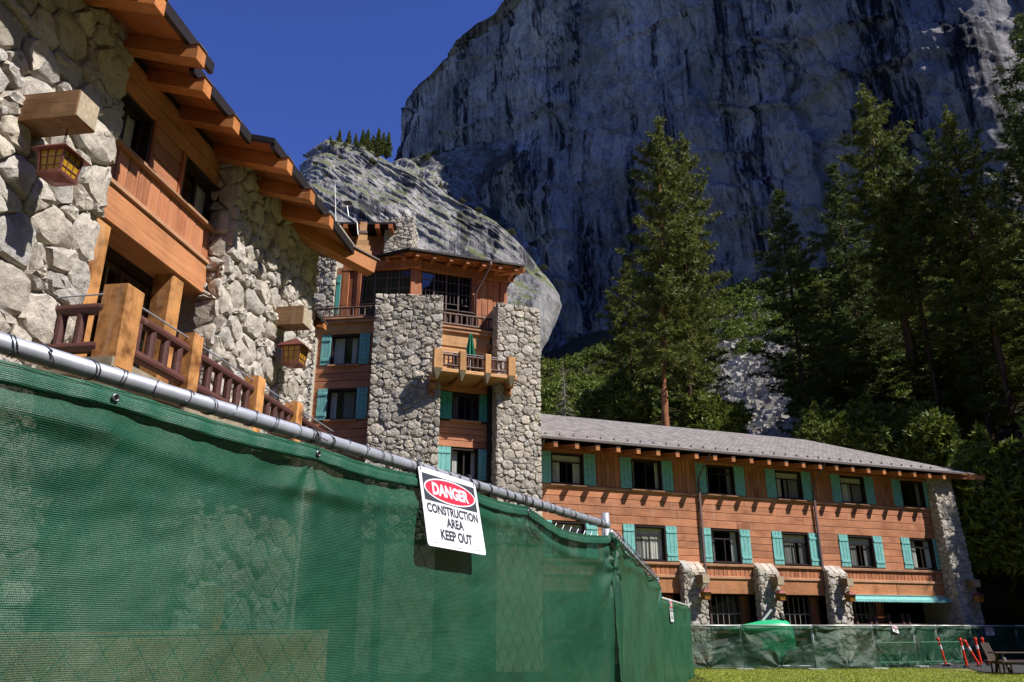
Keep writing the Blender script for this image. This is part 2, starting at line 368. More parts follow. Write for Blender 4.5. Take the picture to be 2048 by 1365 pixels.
M['post'] = m_wood('weathered_orange_post', (.56, .27, .095), AZL, 'v', .75, .6, 3.2, .25, (.20, .12, .06))
M['postW'] = m_wood('honey_post', (.56, .30, .12), AZW, 'v', .7, .3)
M['honey'] = m_wood('honey_fascia', (.55, .31, .14), AZW, 'h', .7, .3)
M['honeyT'] = m_wood('honey_fascia_left', (.50, .26, .10), AZT, 'h', .7, .3)
M['log'] = m_wood('brown_painted_log', (.10, .04, .035), AZL, 'h', .5, .2)
M['logW'] = m_wood('brown_painted_log_wing', (.13, .075, .06), AZW, 'h', .55, .2)
M['beamgrey'] = m_wood('weathered_lantern_beam', (.25, .15, .08), AZL + 90, 'h', .8, .49, 1.3, .2, (.45, .38, .3))
M['beamgreyW'] = m_wood('weathered_lantern_beam_wing', (.22, .14, .08), AZW + 90, 'h', .8)
M['endgrain'] = m_plain('end_grain', (.42, .34, .24), .85, 0, .3, 20, .2, .4)
M['teal'] = m_plain('teal_shutter_paint', (.19, .48, .455), .5, 0, .16, 5, .4, .1)
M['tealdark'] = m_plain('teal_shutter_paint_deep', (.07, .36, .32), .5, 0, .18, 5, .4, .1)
M['frame'] = m_plain('dark_window_frame', (.030, .018, .016), .5, 0, .2, 9)
M['framepale'] = m_plain('pale_window_sash', (.30, .27, .23), .6, 0, .15, 9)
M['mullion'] = m_plain('brown_glazing_bar', (.12, .07, .06), .5, 0, .2, 9)
M['glass'] = m_glass('window_glass')
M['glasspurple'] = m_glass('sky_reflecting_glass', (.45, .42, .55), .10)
M['curtain'] = m_plain('linen_curtain', (.78, .75, .68), .9, 0, .12, 4, .1)
M['curtaindk'] = m_plain('grey_curtain', (.30, .29, .27), .9, 0, .12, 4, .1)
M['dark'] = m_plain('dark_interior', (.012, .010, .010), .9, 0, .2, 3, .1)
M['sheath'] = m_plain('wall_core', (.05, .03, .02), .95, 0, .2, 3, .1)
M['copper'] = m_plain('oxidised_copper', (.27, .10, .085), .42, .55, .3, 18)
M['amber'] = m_plain('amber_lantern_glass', (.42, .24, .012), .25, 0, .35, 6, .6)
M['pipe'] = m_plain('galvanised_pipe', (.40, .42, .48), .48, .35, .14, 16, .5, .08)
M['wire'] = m_plain('galvanised_wire', (.16, .17, .19), .4, .8, .2, 30)
M['whiterail'] = m_plain('zinc_rail', (.62, .63, .62), .45, .35, .1, 16)
M['gutter'] = m_plain('dark_bronze_gutter', (.035, .027, .025), .45, .3, .2, 8)
M['gutterW'] = m_plain('grey_brown_gutter', (.15, .125, .12), .5, .2, .15, 8)
M['downpipe'] = m_plain('mauve_brown_downpipe', (.17, .115, .12), .5, .1, .15, 8)
M['plaster'] = m_plain('old_concrete', (.30, .25, .18), .9, 0, .3, 6, .2, .5)
M['signwhite'] = m_plain('sign_white_plastic', (.78, .79, .84), .35, 0, .02, 3)
M['signblack'] = m_plain('sign_charcoal_print', (.05, .055, .07), .45, 0, .02, 3)
M['signred'] = m_plain('sign_red_print', (.78, .035, .07), .4, 0, .02, 3)
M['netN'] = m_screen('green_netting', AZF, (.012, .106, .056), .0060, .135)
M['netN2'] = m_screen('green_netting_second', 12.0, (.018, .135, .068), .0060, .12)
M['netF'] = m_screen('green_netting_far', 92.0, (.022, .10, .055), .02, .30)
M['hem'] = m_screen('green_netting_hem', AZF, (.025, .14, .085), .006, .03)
M['umbrella'] = m_plain('green_parasol_cloth', (.012, .17, .09), .8, 0, .2, 3)
M['brightgreen'] = m_plain('bright_green_enamel', (.02, .45, .19), .35, 0, .1, 2)
M['barricade'] = m_plain('green_barricade_paint', (.015, .20, .10), .45, 0, .15, 6)
M['orange'] = m_plain('fluorescent_orange_plastic', (.85, .055, .02), .5, 0, .1, 4)
M['white'] = m_plain('white_paint', (.8, .8, .8), .5, 0, .04, 4)
M['rubber'] = m_plain('black_rubber', (.03, .03, .03), .8, 0, .2, 9)
M['tablewood'] = m_wood('weathered_table_wood', (.05, .033, .025), 90, 'h')
M['rockcliff'] = m_rock('granite_cliff_stained', .80, 1.0, .0, 1.0, 1.0)
M['rockdome'] = m_rock('granite_dome', .88, .85, .20, 1.4, .7, 0, (.27, .27, .27))
M['talus'] = m_stone('talus_boulder', .80, 0.0, .35)
M['leafpine'] = m_leaf('pine_needles', (.055, .080, .015), (.165, .185, .038))
M['leaffir'] = m_leaf('dark_fir_needles', (.034, .058, .018), (.105, .135, .034))
M['leafoak'] = m_leaf('oak_leaves', (.060, .090, .014), (.16, .20, .034))
M['leafshrub'] = m_leaf('dry_shrub_leaves', (.05, .06, .018), (.13, .14, .045))
M['barkorange'] = m_wood('ponderosa_bark', (.30, .14, .075), 0, 'v', .9, .49, .35, .1, (.3, .22, .18))
M['barkdark'] = m_wood('dark_bark', (.09, .055, .04), 0, 'v', .9, .45, .35, .1)
M['deadwood'] = m_plain('dead_grey_wood', (.26, .23, .20), .9, 0, .2, 3)

# shingle roof (courses too small to tell apart at this distance: relief in the material)
def m_shingle():
    m, n, l, b, o = nodes('roof_shingles')
    v = objmap(n, l, R(AZW) - PI / 2)
    mp = n.new('ShaderNodeMapping'); mp.inputs['Scale'].default_value = (1, .93, 0); l.new(v, mp.inputs[0])
    br = node(n, 'ShaderNodeTexBrick', i_Scale=1.0, i_Mortar_Size=.012, i_Brick_Width=.32, i_Row_Height=.16, i_Bias=0.0, i_Mortar_Smooth=.2)
    br.inputs['Color1'].default_value = (.17, .155, .15, 1); br.inputs['Color2'].default_value = (.30, .275, .265, 1); br.inputs['Mortar'].default_value = (.045, .04, .04, 1)
    l.new(mp.outputs[0], br.inputs['Vector'])
    no = node(n, 'ShaderNodeTexNoise', i_Scale=3.0, i_Detail=7.0, i_Roughness=.7); l.new(v, no.inputs['Vector'])
    r = ramp(n, [(.3, (.7, .69, .68)), (.7, (1.25, 1.23, 1.2))]); l.new(no.outputs[0], r.inputs[0])
    c = mixc(n, l, 1.0, br.outputs[0], r.outputs[0], 'MULTIPLY'); l.new(c, b.inputs['Base Color']); b.inputs['Roughness'].default_value = .85
    bump(n, l, b, br.outputs[1], -.6, .02)
    return m
M['shingle'] = m_shingle()
def m_grass():
    m, n, l, b, o = nodes('lawn_turf')
    v = objmap(n, l)
    a = node(n, 'ShaderNodeTexNoise', i_Scale=.35, i_Detail=6.0, i_Roughness=.7); l.new(v, a.inputs['Vector'])
    f = node(n, 'ShaderNodeTexNoise', i_Scale=9.0, i_Detail=6.0, i_Roughness=.8); l.new(v, f.inputs['Vector'])
    r = ramp(n, [(.3, (.15, .20, .018)), (.5, (.22, .26, .024)), (.62, (.18, .17, .035)), (.75, (.26, .20, .07))]); l.new(a.outputs[0], r.inputs[0])
    rf = ramp(n, [(.3, (.6, .6, .6)), (.7, (1.3, 1.3, 1.3))]); l.new(f.outputs[0], rf.inputs[0])
    l.new(mixc(n, l, 1.0, r.outputs[0], rf.outputs[0], 'MULTIPLY'), b.inputs['Base Color']); b.inputs['Roughness'].default_value = .9
    bump(n, l, b, f.outputs[0], .7, .05); return m
M['lawn'] = m_grass()
M['blade'] = m_leaf('grass_blade', (.16, .20, .02), (.28, .32, .04), .3)
M['soil'] = m_plain('forest_floor', (.05, .045, .025), .95, 0, .5, .4, .1, .5)
M['asphalt'] = m_plain('asphalt', (.05, .05, .052), .9, 0, .25, 12, .2, .3)

# ------------------------------------------------------------------ numpy noise for the mountains
def _hash(ix, iy, seed):
    h = (ix.astype(np.int64) * 374761393 + iy.astype(np.int64) * 668265263 + seed * 1442695041) & 0xffffffff
    h = ((h ^ (h >> 13)) * 1274126177) & 0xffffffff
    return ((h ^ (h >> 16)) & 0xffff) / 65535.0
def vnoise(x, y, seed=0):
    ix = np.floor(x); iy = np.floor(y); fx = x - ix; fy = y - iy
    fx = fx * fx * (3 - 2 * fx); fy = fy * fy * (3 - 2 * fy); ix = ix.astype(np.int64); iy = iy.astype(np.int64)
    a = _hash(ix, iy, seed); b = _hash(ix + 1, iy, seed); c = _hash(ix, iy + 1, seed); d = _hash(ix + 1, iy + 1, seed)
    return (a * (1 - fx) + b * fx) * (1 - fy) + (c * (1 - fx) + d * fx) * fy
def fbm(x, y, seed=0, octv=5, g=.5, ridged=False):
    s = 0; a = 1; tot = 0
    for i in range(octv):
        q = vnoise(x, y, seed + i * 17)
        if ridged: q = 1 - abs(2 * q - 1)
        s = s + a * q; tot += a; a *= g; x = x * 2.03 + 5.1; y = y * 2.03 + 1.7
    return s / tot
def grid_mesh(name, X, Y, Z, mat, smooth=True):
    nr, nc = X.shape
    v = np.stack([X, Y, Z], -1).reshape(-1, 3)
    i = np.arange((nr - 1) * (nc - 1)); r = i // (nc - 1); c = i % (nc - 1); a = r * nc + c
    f = np.stack([a, a + 1, a + nc + 1, a + nc], -1)
    me = bpy.data.meshes.new(name)
    me.vertices.add(len(v)); me.vertices.foreach_set('co', v.ravel())
    me.loops.add(f.size); me.loops.foreach_set('vertex_index', f.ravel().astype(np.int32))
    me.polygons.add(len(f)); me.polygons.foreach_set('loop_start', (np.arange(len(f)) * 4).astype(np.int32))
    try: me.polygons.foreach_set('loop_total', np.full(len(f), 4, np.int32))
    except Exception: pass
    me.update(calc_edges=True); me.validate()
    if smooth: me.polygons.foreach_set('use_smooth', np.ones(len(f), bool))
    me.materials.append(mat)
    o = bpy.data.objects.new(name, me); C.objects.link(o); return o

# ------------------------------------------------------------------ ground and mountains
def slope_z(x, y):
    """the talus and forest slope that climbs from behind the hotel to the foot of the cliff"""
    run = np.maximum(0, (x * .66 + y * .75) * .75 - 38 + np.minimum(0, x) * .15)
    z = np.maximum(0, run) * .80
    return z + (fbm(x * .05, y * .05, 5, 4) - .5) * np.minimum(9, z * .25)
gx, gy = np.meshgrid(np.linspace(-420, 420, 211), np.linspace(-120, 700, 206))
gz = np.minimum(slope_z(gx, gy), 105 + 0 * gx)
o = grid_mesh('ground', gx, gy, gz - .02, M['soil']); tag(o, kind='structure')

def rock_face(name, P0, nrm, lean, left, right, rows, cols, mat, edge, noise, zlo, ztop_pad=0):
    """granite face standing on a plane through P0 with plan normal nrm, leaning back; left/right: outlines (u, z) of the face"""
    nx_, ny_ = nrm; ux, uy = -ny_, nx_                  # along direction (to the right seen from the front)
    zl = np.array([q[1] for q in left]); ul = np.array([q[0] for q in left]); zr = np.array([q[1] for q in right]); ur = np.array([q[0] for q in right])
    ztop = max(zl.max(), zr.max())
    z = np.linspace(zlo, ztop, rows)[:, None]
    iL = np.argsort(zl); iR = np.argsort(zr)
    jag = (fbm(z * .35, z * 0 + 3.3, 90, 4) - .5) * 3.0
    a = np.interp(z[:, 0], zl[iL], ul[iL])[:, None] + jag; b_ = np.interp(z[:, 0], zr[iR], ur[iR])[:, None] + jag * .4
    s = np.linspace(0, 1, cols)[None, :]
    U = a + (b_ - a) * s; Z = z + 0 * U
    d = np.minimum(np.minimum(U - a, (b_ - U)), (ztop - Z) * .8 + .01)
    back = edge[0] * np.clip(1 - d / edge[1], 0, 1) ** 2
    N = noise(U, Z)
    out = N * np.clip(d / 4, .12, 1) - back
    X = P0[0] + ux * U + nx_ * (out - lean * Z); Y = P0[1] + uy * U + ny_ * (out - lean * Z)
    o = grid_mesh(name, X, Y, Z, mat); return o
def onface(px, py, P0, nrm, lean):
    r = pixray(px, py); # solve (x-P0).n = -lean*z  with x = r k , z = EYE + r.z k
    k = (P0[0] * nrm[0] + P0[1] * nrm[1] - lean * EYE) / (r.x * nrm[0] + r.y * nrm[1] + lean * r.z)
    x, y, z = r.x * k, r.y * k, EYE + r.z * k
    ux, uy = -nrm[1], nrm[0]
    return ((x - P0[0]) * ux + (y - P0[1]) * uy, z)

# main cliff
CP, CN, CL = (42.0, 232.0), (-.75, -.66), .07
def facedir(n): L = math.hypot(*n); return (n[0] / L, n[1] / L)
CN = facedir(CN)
sil = [(1022, -60), (1000, 0), (985, 20), (958, 62), (925, 82), (905, 95), (880, 118), (868, 135), (850, 160), (820, 186), (795, 208), (781, 235), (777, 262), (774, 300), (770, 360), (760, 700)]
cl_left = [onface(x, y, CP, CN, CL) for x, y in sil]
cl_left = [(cl_left[0][0] + 130, 330)] + cl_left + [(cl_left[-1][0] - 5, -5)]
cl_right = [(112, 330), (112, -5)]
def cliff_noise(U, Z):
    wv = (fbm(U * .02, Z * .02, 31, 3) - .5) * 30
    n = (fbm((U + wv * .5) * .022, Z * .006, 1, 4) - .5) * 16            # big ribs
    n += (fbm((U * .8 + Z * .55) * .035, (Z * .8 - U * .5) * .02, 2, 5, .5, True) - .5) * 6.5     # slanting arches and ledges
    n += (fbm(U * .16, Z * .022, 3, 5, .55) - .5) * 5.0                  # upright fluting
    n += (fbm(U * .25, Z * .25, 4, 5, .6) - .5) * 1.8
    for (u0, z0, stp, am) in ((-20, 20, 26., 3.2), (75, 40, 19., 2.6), (-75, 90, 23., 2.4)):       # nested arches
        rad = np.hypot(U - u0, (Z - z0) * .8) + (fbm(U * .05, Z * .05, 70 + int(stp), 4) - .5) * 22
        q = rad / stp; fq = q - np.floor(q); n += am * (fq - .5) * (vnoise(U * .02 + 7, np.floor(q) * 2.3, 71) > .35)
    st = (Z + wv * .9 + U * .35) / 21.0; fr = st - np.floor(st)
    n += np.where(fr > .86, (fr - .86) / .14, 0) * 2.0 * (vnoise(U * .04, np.floor(st) * 3.1, 8) > .45)       # overlapping slabs, each overhanging the one below
    return n
o = rock_face('cliff', CP, CN, CL, cl_left, cl_right, 520, 620, M['rockcliff'], (16, 16), cliff_noise, -4)
tag(o, kind='structure')

# sunlit dome in front of the cliff, to the left
DN = facedir((.22, -.97)); DP, DL = (-20.0, 140.0), .46
dl = [onface(x, y, DP, DN, DL) for x, y in [(655, 258), (640, 264), (622, 274), (604, 298), (588, 330), (570, 400), (540, 520), (500, 700)]]
dr = [onface(x, y, DP, DN, DL) for x, y in [(672, 258), (720, 276), (768, 292), (792, 318), (838, 342), (880, 366), (932, 398), (1000, 440), (1048, 474), (1088, 510), (1112, 540), (1134, 572), (1140, 592), (1122, 636), (1100, 680), (1078, 760)]]
dl.append((dl[-1][0] - 6, -5)); dr.append((dr[-1][0] + 4, -5))
def dome_noise(U, Z):
    n = (fbm(U * .03, Z * .03, 41, 4) - .5) * 9
    n += (fbm((U * .62 + Z * .78) * .09, (Z * .62 - U * .78) * .014, 42, 3, .45, True) - .5) * 2.6      # sheets peeling along slanting joints
    n += (fbm(U * .25, Z * .06, 44, 4, .5) - .5) * 1.2
    rough = np.clip((Z - 84) / 20, 0, 1)
    n += (fbm(U * .22, Z * .3, 43, 5, .62, True) - .5) * 0.0
    al = U * .79 - Z * .62; ac = U * .62 + Z * .79
    n += (fbm(ac * .22, al * .035, 46, 5, .6, True) - .5) * (.8 + 3.6 * rough)
    n += (fbm(U * .16, Z * .05, 47, 4, .6) - .5) * (2.2 * rough)
    return n
o = rock_face('granite_dome', DP, DN, DL, dl, dr, 330, 380, M['rockdome'], (7, 9), dome_noise, -4)
tag(o, kind='structure')
DOME = (DP, DN, DL)
# broken spur between the dome and the main wall
SPN = facedir((.30, -.95)); SPP, SPL = (-10.0, 186.0), .50
SPUR = (SPP, SPN, SPL)
pl_ = [onface(x, y, *SPUR) for x, y in [(985, 274), (925, 286), (885, 297), (850, 310), (800, 316), (768, 326), (762, 360), (760, 600)]]
pr_2 = [onface(x, y, *SPUR) for x, y in [(1012, 274), (1036, 284), (1036, 302), (1010, 322), (985, 345), (962, 372), (968, 398), (1010, 436), (1055, 474), (1088, 510), (1112, 545), (1128, 580), (1130, 600)]]
pl_.append((pl_[-1][0], -5)); pr_2.append((pr_2[-1][0], -5))
o = rock_face('granite_spur', SPP, SPN, SPL, pl_, pr_2, 240, 200, M['rockdome'], (6, 7), lambda U, Z: dome_noise(U - 200, Z) + (fbm(U * .12, Z * .2, 99, 5, .6, True) - .5) * 6, -4)
tag(o, kind='structure')
# sunlit slab high on the right
SN = facedir((-.10, -.99)); SP, SLn = (80.0, 120.0), .50
s_l = [onface(x, y, SP, SN, SLn) for x, y in [(1838, -70), (1836, 0), (1832, 30), (1848, 70), (1868, 100), (1885, 150), (1905, 200), (1925, 260), (1960, 330), (1990, 420), (1995, 700)]]
s_r = [(s_l[0][0] + 60, s_l[0][1]), (s_l[0][0] + 60, -5)]
s_l.append((s_l[-1][0], -5))
o = rock_face('granite_slab', SP, SN, SLn, s_l, s_r, 200, 200, M['rockdome'], (8, 8), lambda U, Z: dome_noise(U + 300, Z + 60), -4)
tag(o, kind='structure')

# opposite side of the valley, behind the camera: it closes the sky there and is what the windows mirror
va, vr = np.meshgrid(np.radians(np.linspace(62, 292, 150)), np.linspace(0, 1, 40))
vrad = 230 + 190 * vr + (fbm(va * 9, vr * 3, 120, 4) - .5) * 60
vz = -2 + 230 * vr ** 1.1 * (.75 + .5 * fbm(va * 5, va * 0, 121, 4)) + (fbm(va * 40, vr * 9, 122, 4) - .5) * 14 * vr
M['valleyside'] = m_plain('wooded_valley_side', (.045, .055, .03), .95, 0, .7, .06, .1)
o = grid_mesh('hills', np.sin(va) * vrad, np.cos(va) * vrad, vz, M['valleyside']); tag(o, kind='structure')

# ------------------------------------------------------------------ fieldstone walls
def clip(poly, px, py, nx, ny):
    out = []; m = len(poly)
    for i in range(m):
        a = poly[i]; b = poly[(i + 1) % m]
        da = (a[0] - px) * nx + (a[1] - py) * ny; db = (b[0] - px) * nx + (b[1] - py) * ny
        if da <= 0: out.append(a)
        if (da < 0 and db > 0) or (da > 0 and db < 0):
            k = da / (da - db); out.append((a[0] + (b[0] - a[0]) * k, a[1] + (b[1] - a[1]) * k))
    return out
def cells(t0, t1, z0, z1, size, rs, flat=1.25, var=.48):
    """irregular voronoi cells; returns polygons in (t, z)"""
    W_, H_ = (t1 - t0), (z1 - z0) * flat; pts = []; tries = int(W_ * H_ / (size * size) * 26) + 60
    cell = size; grid = {}
    for _ in range(tries):
        x = rs.uniform(0, W_); y = rs.uniform(0, H_); r = size * rs.uniform(1 - var, 1 + var) * .86
        gx_, gy_ = int(x / cell), int(y / cell); ok = True
        for i in range(gx_ - 2, gx_ + 3):
            for j in range(gy_ - 2, gy_ + 3):
                for q in grid.get((i, j), ()):
                    if (q[0] - x) ** 2 + (q[1] - y) ** 2 < (.5 * (r + q[2])) ** 2: ok = False; break
                if not ok: break
            if not ok: break
        if ok: pts.append((x, y, r)); grid.setdefault((gx_, gy_), []).append((x, y, r))
    out = []
    for (x, y, r) in pts:
        poly = [(0, 0), (W_, 0), (W_, H_), (0, H_)]
        gx_, gy_ = int(x / cell), int(y / cell)
        for i in range(gx_ - 3, gx_ + 4):
            for j in range(gy_ - 3, gy_ + 4):
                for q in grid.get((i, j), ()):
                    if q[0] == x and q[1] == y: continue
                    dx, dy = q[0] - x, q[1] - y; L = math.hypot(dx, dy)
                    if L > size * 3.2: continue
                    # power-diagram bisector so that larger stones win ground
                    k = .5 * (1 + (r * r - q[2] ** 2) / (L * L) * .5)
                    poly = clip(poly, x + dx * k, y + dy * k, dx / L, dy / L)
                    if len(poly) < 3: break
        if len(poly) >= 3: out.append([(p[0] + t0, p[1] / flat + z0) for p in poly])
    return out
def stone_mesh(F, poly, off, gap, h, rs, npt=11):
    """one rounded, slightly crooked stone on a facade"""
    cx = sum(p[0] for p in poly) / len(poly); cz = sum(p[1] for p in poly) / len(poly)
    # resample the outline by arc length, corner-cut
    P = []
    for i in range(len(poly)):
        a = poly[i]; b = poly[(i + 1) % len(poly)]
        P += [(a[0] * .91 + b[0] * .09, a[1] * .91 + b[1] * .09), (a[0] * .09 + b[0] * .91, a[1] * .09 + b[1] * .91)]
    L = [0]
    for i in range(len(P)): L.append(L[-1] + math.dist(P[i], P[(i + 1) % len(P)]))
    Q = []
    for k in range(npt):
        s = L[-1] * (k + .35 * rs.random()) / npt; i = 0
        while L[i + 1] < s: i += 1
        f = (s - L[i]) / max(L[i + 1] - L[i], 1e-9); a = P[i]; b = P[(i + 1) % len(P)]
        Q.append((a[0] + (b[0] - a[0]) * f, a[1] + (b[1] - a[1]) * f))
    rad = math.sqrt(max(L[-1] ** 2 / 13, 1e-6)) ; sx = rs.uniform(-.35, .35) * h; sz = rs.uniform(-.45, .30) * h; hh = h * rs.uniform(.6, 1.25)
    off -= .24 * h
    vs = []; rings = [(-.04, 1.0, 0), (.50, 1.0, .03), (.90, .88, .07), (1.0, .55, .16)]
    for (ko, ks, kj) in rings:
        for (x, z) in Q:
            dx, dz = x - cx, z - cz; D = math.hypot(dx, dz) or 1e-6
            g_ = max(0.0, D - gap) / D * ks
            j = kj * rad
            tx, tz = dx * g_, dz * g_
            o_ = off + (hh * ko if ko > 0 else ko) + (sx * tx + sz * tz) / rad * 1.5 * max(ko, 0) + rs.uniform(-1, 1) * h * .24 * (ko > 0)
            vs.append(F.w(cx + tx + rs.uniform(-j, j) * .35, o_, cz + tz + rs.uniform(-j, j) * .35))
    n = npt; fs = []
    for r_ in range(3):
        for i in range(n):
            j = (i + 1) % n; fs.append((r_ * n + i, r_ * n + j, (r_ + 1) * n + j, (r_ + 1) * n + i))
    vs.append(F.w(cx + rs.uniform(-.1, .1) * rad, off + hh * rs.uniform(.98, 1.12), cz)); c = len(vs) - 1
    fs += [(3 * n + i, 3 * n + (i + 1) % n, c) for i in range(n)]
    return vs, fs, F.w(cx, off, cz), math.sqrt(max(1e-6, L[-1] ** 2 / 14))
STONES = {}
def stone_field(key, parent, F, t0, t1, z0, z1, off, size, rs, gap=.018, h=.10, batter=0.0, flat=1.25, npt=11, slant=None):
    for poly in cells(t0, t1, z0, z1, size, rs, flat):
        zc = sum(p[1] for p in poly) / len(poly)
        if slant and zc > slant(sum(p[0] for p in poly) / len(poly)): continue
        STONES.setdefault(key, []).append(stone_mesh(F, poly, off + batter * (z1 - zc), gap, h, rs, npt) + (parent,))
def stone_flush(key, root, mat, limit=285):
    L = STONES.pop(key); L.sort(key=lambda s: -seen_size(s[2], s[3]))
    for vs, fs, c, s, par in L[:limit]:
        g = G(); g.add(vs, fs); o = part('stone', g, mat, par, smooth=True); o.data.set_sharp_from_angle(angle=R(34))
    g = G()
    for vs, fs, c, s, par in L[limit:]: g.add(vs, fs)
    if g.v: o = part('stone_facing', g, mat, root, kind='stuff', smooth=True); o.data.set_sharp_from_angle(angle=R(34))

# ------------------------------------------------------------------ building elements
def wavy(F, t0, t1, o, z0, z1, rs, amp=.025, n=None):
    n = n or max(6, int((t1 - t0) / .045)); g = G(); vs = []
    for i in range(n + 1):
        t = t0 + (t1 - t0) * i / n; q = amp * math.sin(i * 2.1 + rs.uniform(-.5, .5)) + rs.uniform(-.3, .3) * amp
        vs += [F.w(t, o + q, z0), F.w(t, o + q * .8, z1)]
    g.add(vs, [(2 * i, 2 * i + 2, 2 * i + 3, 2 * i + 1) for i in range(n)]); return g
def shutter(F, t0, t1, o, z0, z1, mat, parent):
    g = G(); wd = (t1 - t0) / 3
    for i in range(3): g.cbox(F, t0 + i * wd + .004, t0 + (i + 1) * wd - .004, o, o + .035, z0, z1, .01)
    for zc in (z0 + .17 * (z1 - z0), z1 - .17 * (z1 - z0)): g.cbox(F, t0 + .02, t1 - .02, o + .036, o + .062, zc - .06, zc + .06, .008)
    return part('shutter', g, mat, parent)
def window(F, parent, t0, t1, z0, z1, rs, o=0.0, depth=.22, style='slide', shut=(.62, .62), smat='teal', glass='glass', curtain=1.0, sill=True, sillmat='trimW', shut_dz=(0, .0)):
    g = G(); fw = .05
    # lining of the opening and outer casing
    g.fbox(F, t0, t0 + .04, o - depth, o + .03, z0, z1); g.fbox(F, t1 - .04, t1, o - depth, o + .03, z0, z1)
    g.fbox(F, t0 + .04, t1 - .04, o - depth, o + .03, z1 - .05, z1); g.fbox(F, t0 + .04, t1 - .04, o - depth, o + .0, z0, z0 + .04)
    a0, a1, b0, b1 = t0 + .04, t1 - .04, z0 + .04, z1 - .05; mid = (a0 + a1) / 2; tb = b0 + (b1 - b0) * .74
    def bar(x0, x1, y0, y1, dd=0): g.fbox(F, x0, x1, o - .15 + dd, o - .10 + dd, y0, y1)
    bar(a0, a0 + fw, b0, b1); bar(a1 - fw, a1, b0, b1); bar(a0 + fw, a1 - fw, b0, b0 + fw); bar(a0 + fw, a1 - fw, b1 - fw, b1)
    if style == 'slide': bar(mid - .03, mid + .03, b0 + fw, b1 - fw, .004)
    if style == 'transom':
        bar(a0 + fw, a1 - fw, tb - .03, tb + .03, .004); bar(mid - .025, mid + .025, b0 + fw, tb - .03)
    win = part('window', g, M['frame'], parent)
    pz = [(a0 + fw, mid, b0 + fw, b1 - fw), (mid, a1 - fw, b0 + fw, b1 - fw)] if style == 'slide' else [(a0 + fw, a1 - fw, tb, b1 - fw), (a0 + fw, a1 - fw, b0 + fw, tb)]
    for (x0, x1, y0, y1) in pz:
        p = G(); p.quad(F.w(x0, o - .125, y0), F.w(x1, o - .125, y0), F.w(x1, o - .125, y1), F.w(x0, o - .125, y1)); part('pane', p, M[glass], win)
    # room behind
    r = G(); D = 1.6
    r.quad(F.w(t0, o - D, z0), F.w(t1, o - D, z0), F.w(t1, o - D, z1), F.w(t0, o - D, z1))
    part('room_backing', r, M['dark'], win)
    if curtain > 0:
        wdt = (a1 - a0)
        k = rs.choice([.22, .3, .38]) * curtain; k2 = rs.choice([.2, .26, .45]) * curtain
        part('curtain', wavy(F, a0 + .01, a0 + wdt * k, o - .24, b0, b1, rs), M[rs.choice(['curtain', 'curtaindk'])], win)
        part('curtain', wavy(F, a1 - wdt * k2, a1 - .01, o - .24, b0, b1, rs), M[rs.choice(['curtain', 'curtaindk', 'curtain'])], win)
        if style == 'transom' and rs.random() < .6: part('valance', wavy(F, a0 + .01, a1 - .01, o - .21, tb, b1, rs, .012), M['curtain'], win)
    if sill:
        s = G(); s.cbox(F, t0 - .1, t1 + .1, o - .02, o + .13, z0 - .09, z0 - .005, .012); part('sill', s, M[sillmat], win)
    if shut[0]: shutter(F, t0 - shut[0] - .02, t0 - .02, o + .012, z0 + shut_dz[0], z1 + .04 + shut_dz[1], M[smat], win)
    if shut[1]: shutter(F, t1 + .02, t1 + .02 + shut[1], o + .012, z0 + shut_dz[0], z1 + .04 + shut_dz[1], M[smat], win)
    return win
def subtract(t0, t1, holes):
    segs = [(t0, t1)]
    for (a, b) in holes:
        new = []
        for (x, y) in segs:
            if b <= x or a >= y: new.append((x, y)); continue
            if a > x: new.append((x, a))
            if b < y: new.append((b, y))
        segs = new
    return [s for s in segs if s[1] - s[0] > .03]
def hboards(F, parent, t0, t1, z0, z1, pitch, holes, mat, rs, o=0.0, th=.03, name='siding_board', skew=.0):
    n = max(1, round((z1 - z0) / pitch)); p = (z1 - z0) / n
    for i in range(n):
        a, b = z0 + i * p, z0 + (i + 1) * p
        hs_ = [(h[0], h[1]) for h in holes if h[2] < (a + b) / 2 < h[3]]
        for (x, y) in subtract(t0, t1, hs_):
            # long courses are butted from several boards
            cuts = [x]
            while y - cuts[-1] > 9.5: cuts.append(cuts[-1] + rs.uniform(4.5, 8))
            if y - cuts[-1] < 1.0 and len(cuts) > 1: cuts.pop()
            cuts.append(y)
            for u, v in zip(cuts[:-1], cuts[1:]):
                g = G(); q = rs.uniform(0, .008); g.cbox(F, u + .0008, v - .0008, o - th, o + q, a + .011, b - .009, .012); part(name, g, mat, parent)
def vboards(F, parent, t0, t1, z0, z1, pitch, holes, mat, rs, o=0.0, th=.03, name='upright_board'):
    for (x, y) in subtract(t0, t1, holes):
        n = max(1, round((y - x) / pitch)); p = (y - x) / n
        for i in range(n):
            g = G(); g.cbox(F, x + i * p + .007, x + (i + 1) * p - .007, o - th, o + rs.uniform(0, .008), z0, z1, .012); part(name, g, mat, parent)
def log_rail(F, parent, t0, t1, o, ztop, zbot, n, mat, r=.055, rb=.045):
    g = G(); g.tube(F.w(t0, o, ztop), F.w(t1, o, ztop), r, n=12); part('top_rail', g, mat, parent, smooth=False)
    g = G(); g.tube(F.w(t0, o, zbot), F.w(t1, o, zbot), r, n=12); part('bottom_rail', g, mat, parent)
    for i in range(n):
        t = t0 + (t1 - t0) * (i + .5) / n
        g = G(); g.tube(F.w(t, o, zbot), F.w(t, o, ztop), rb, n=10); part('baluster', g, mat, parent)

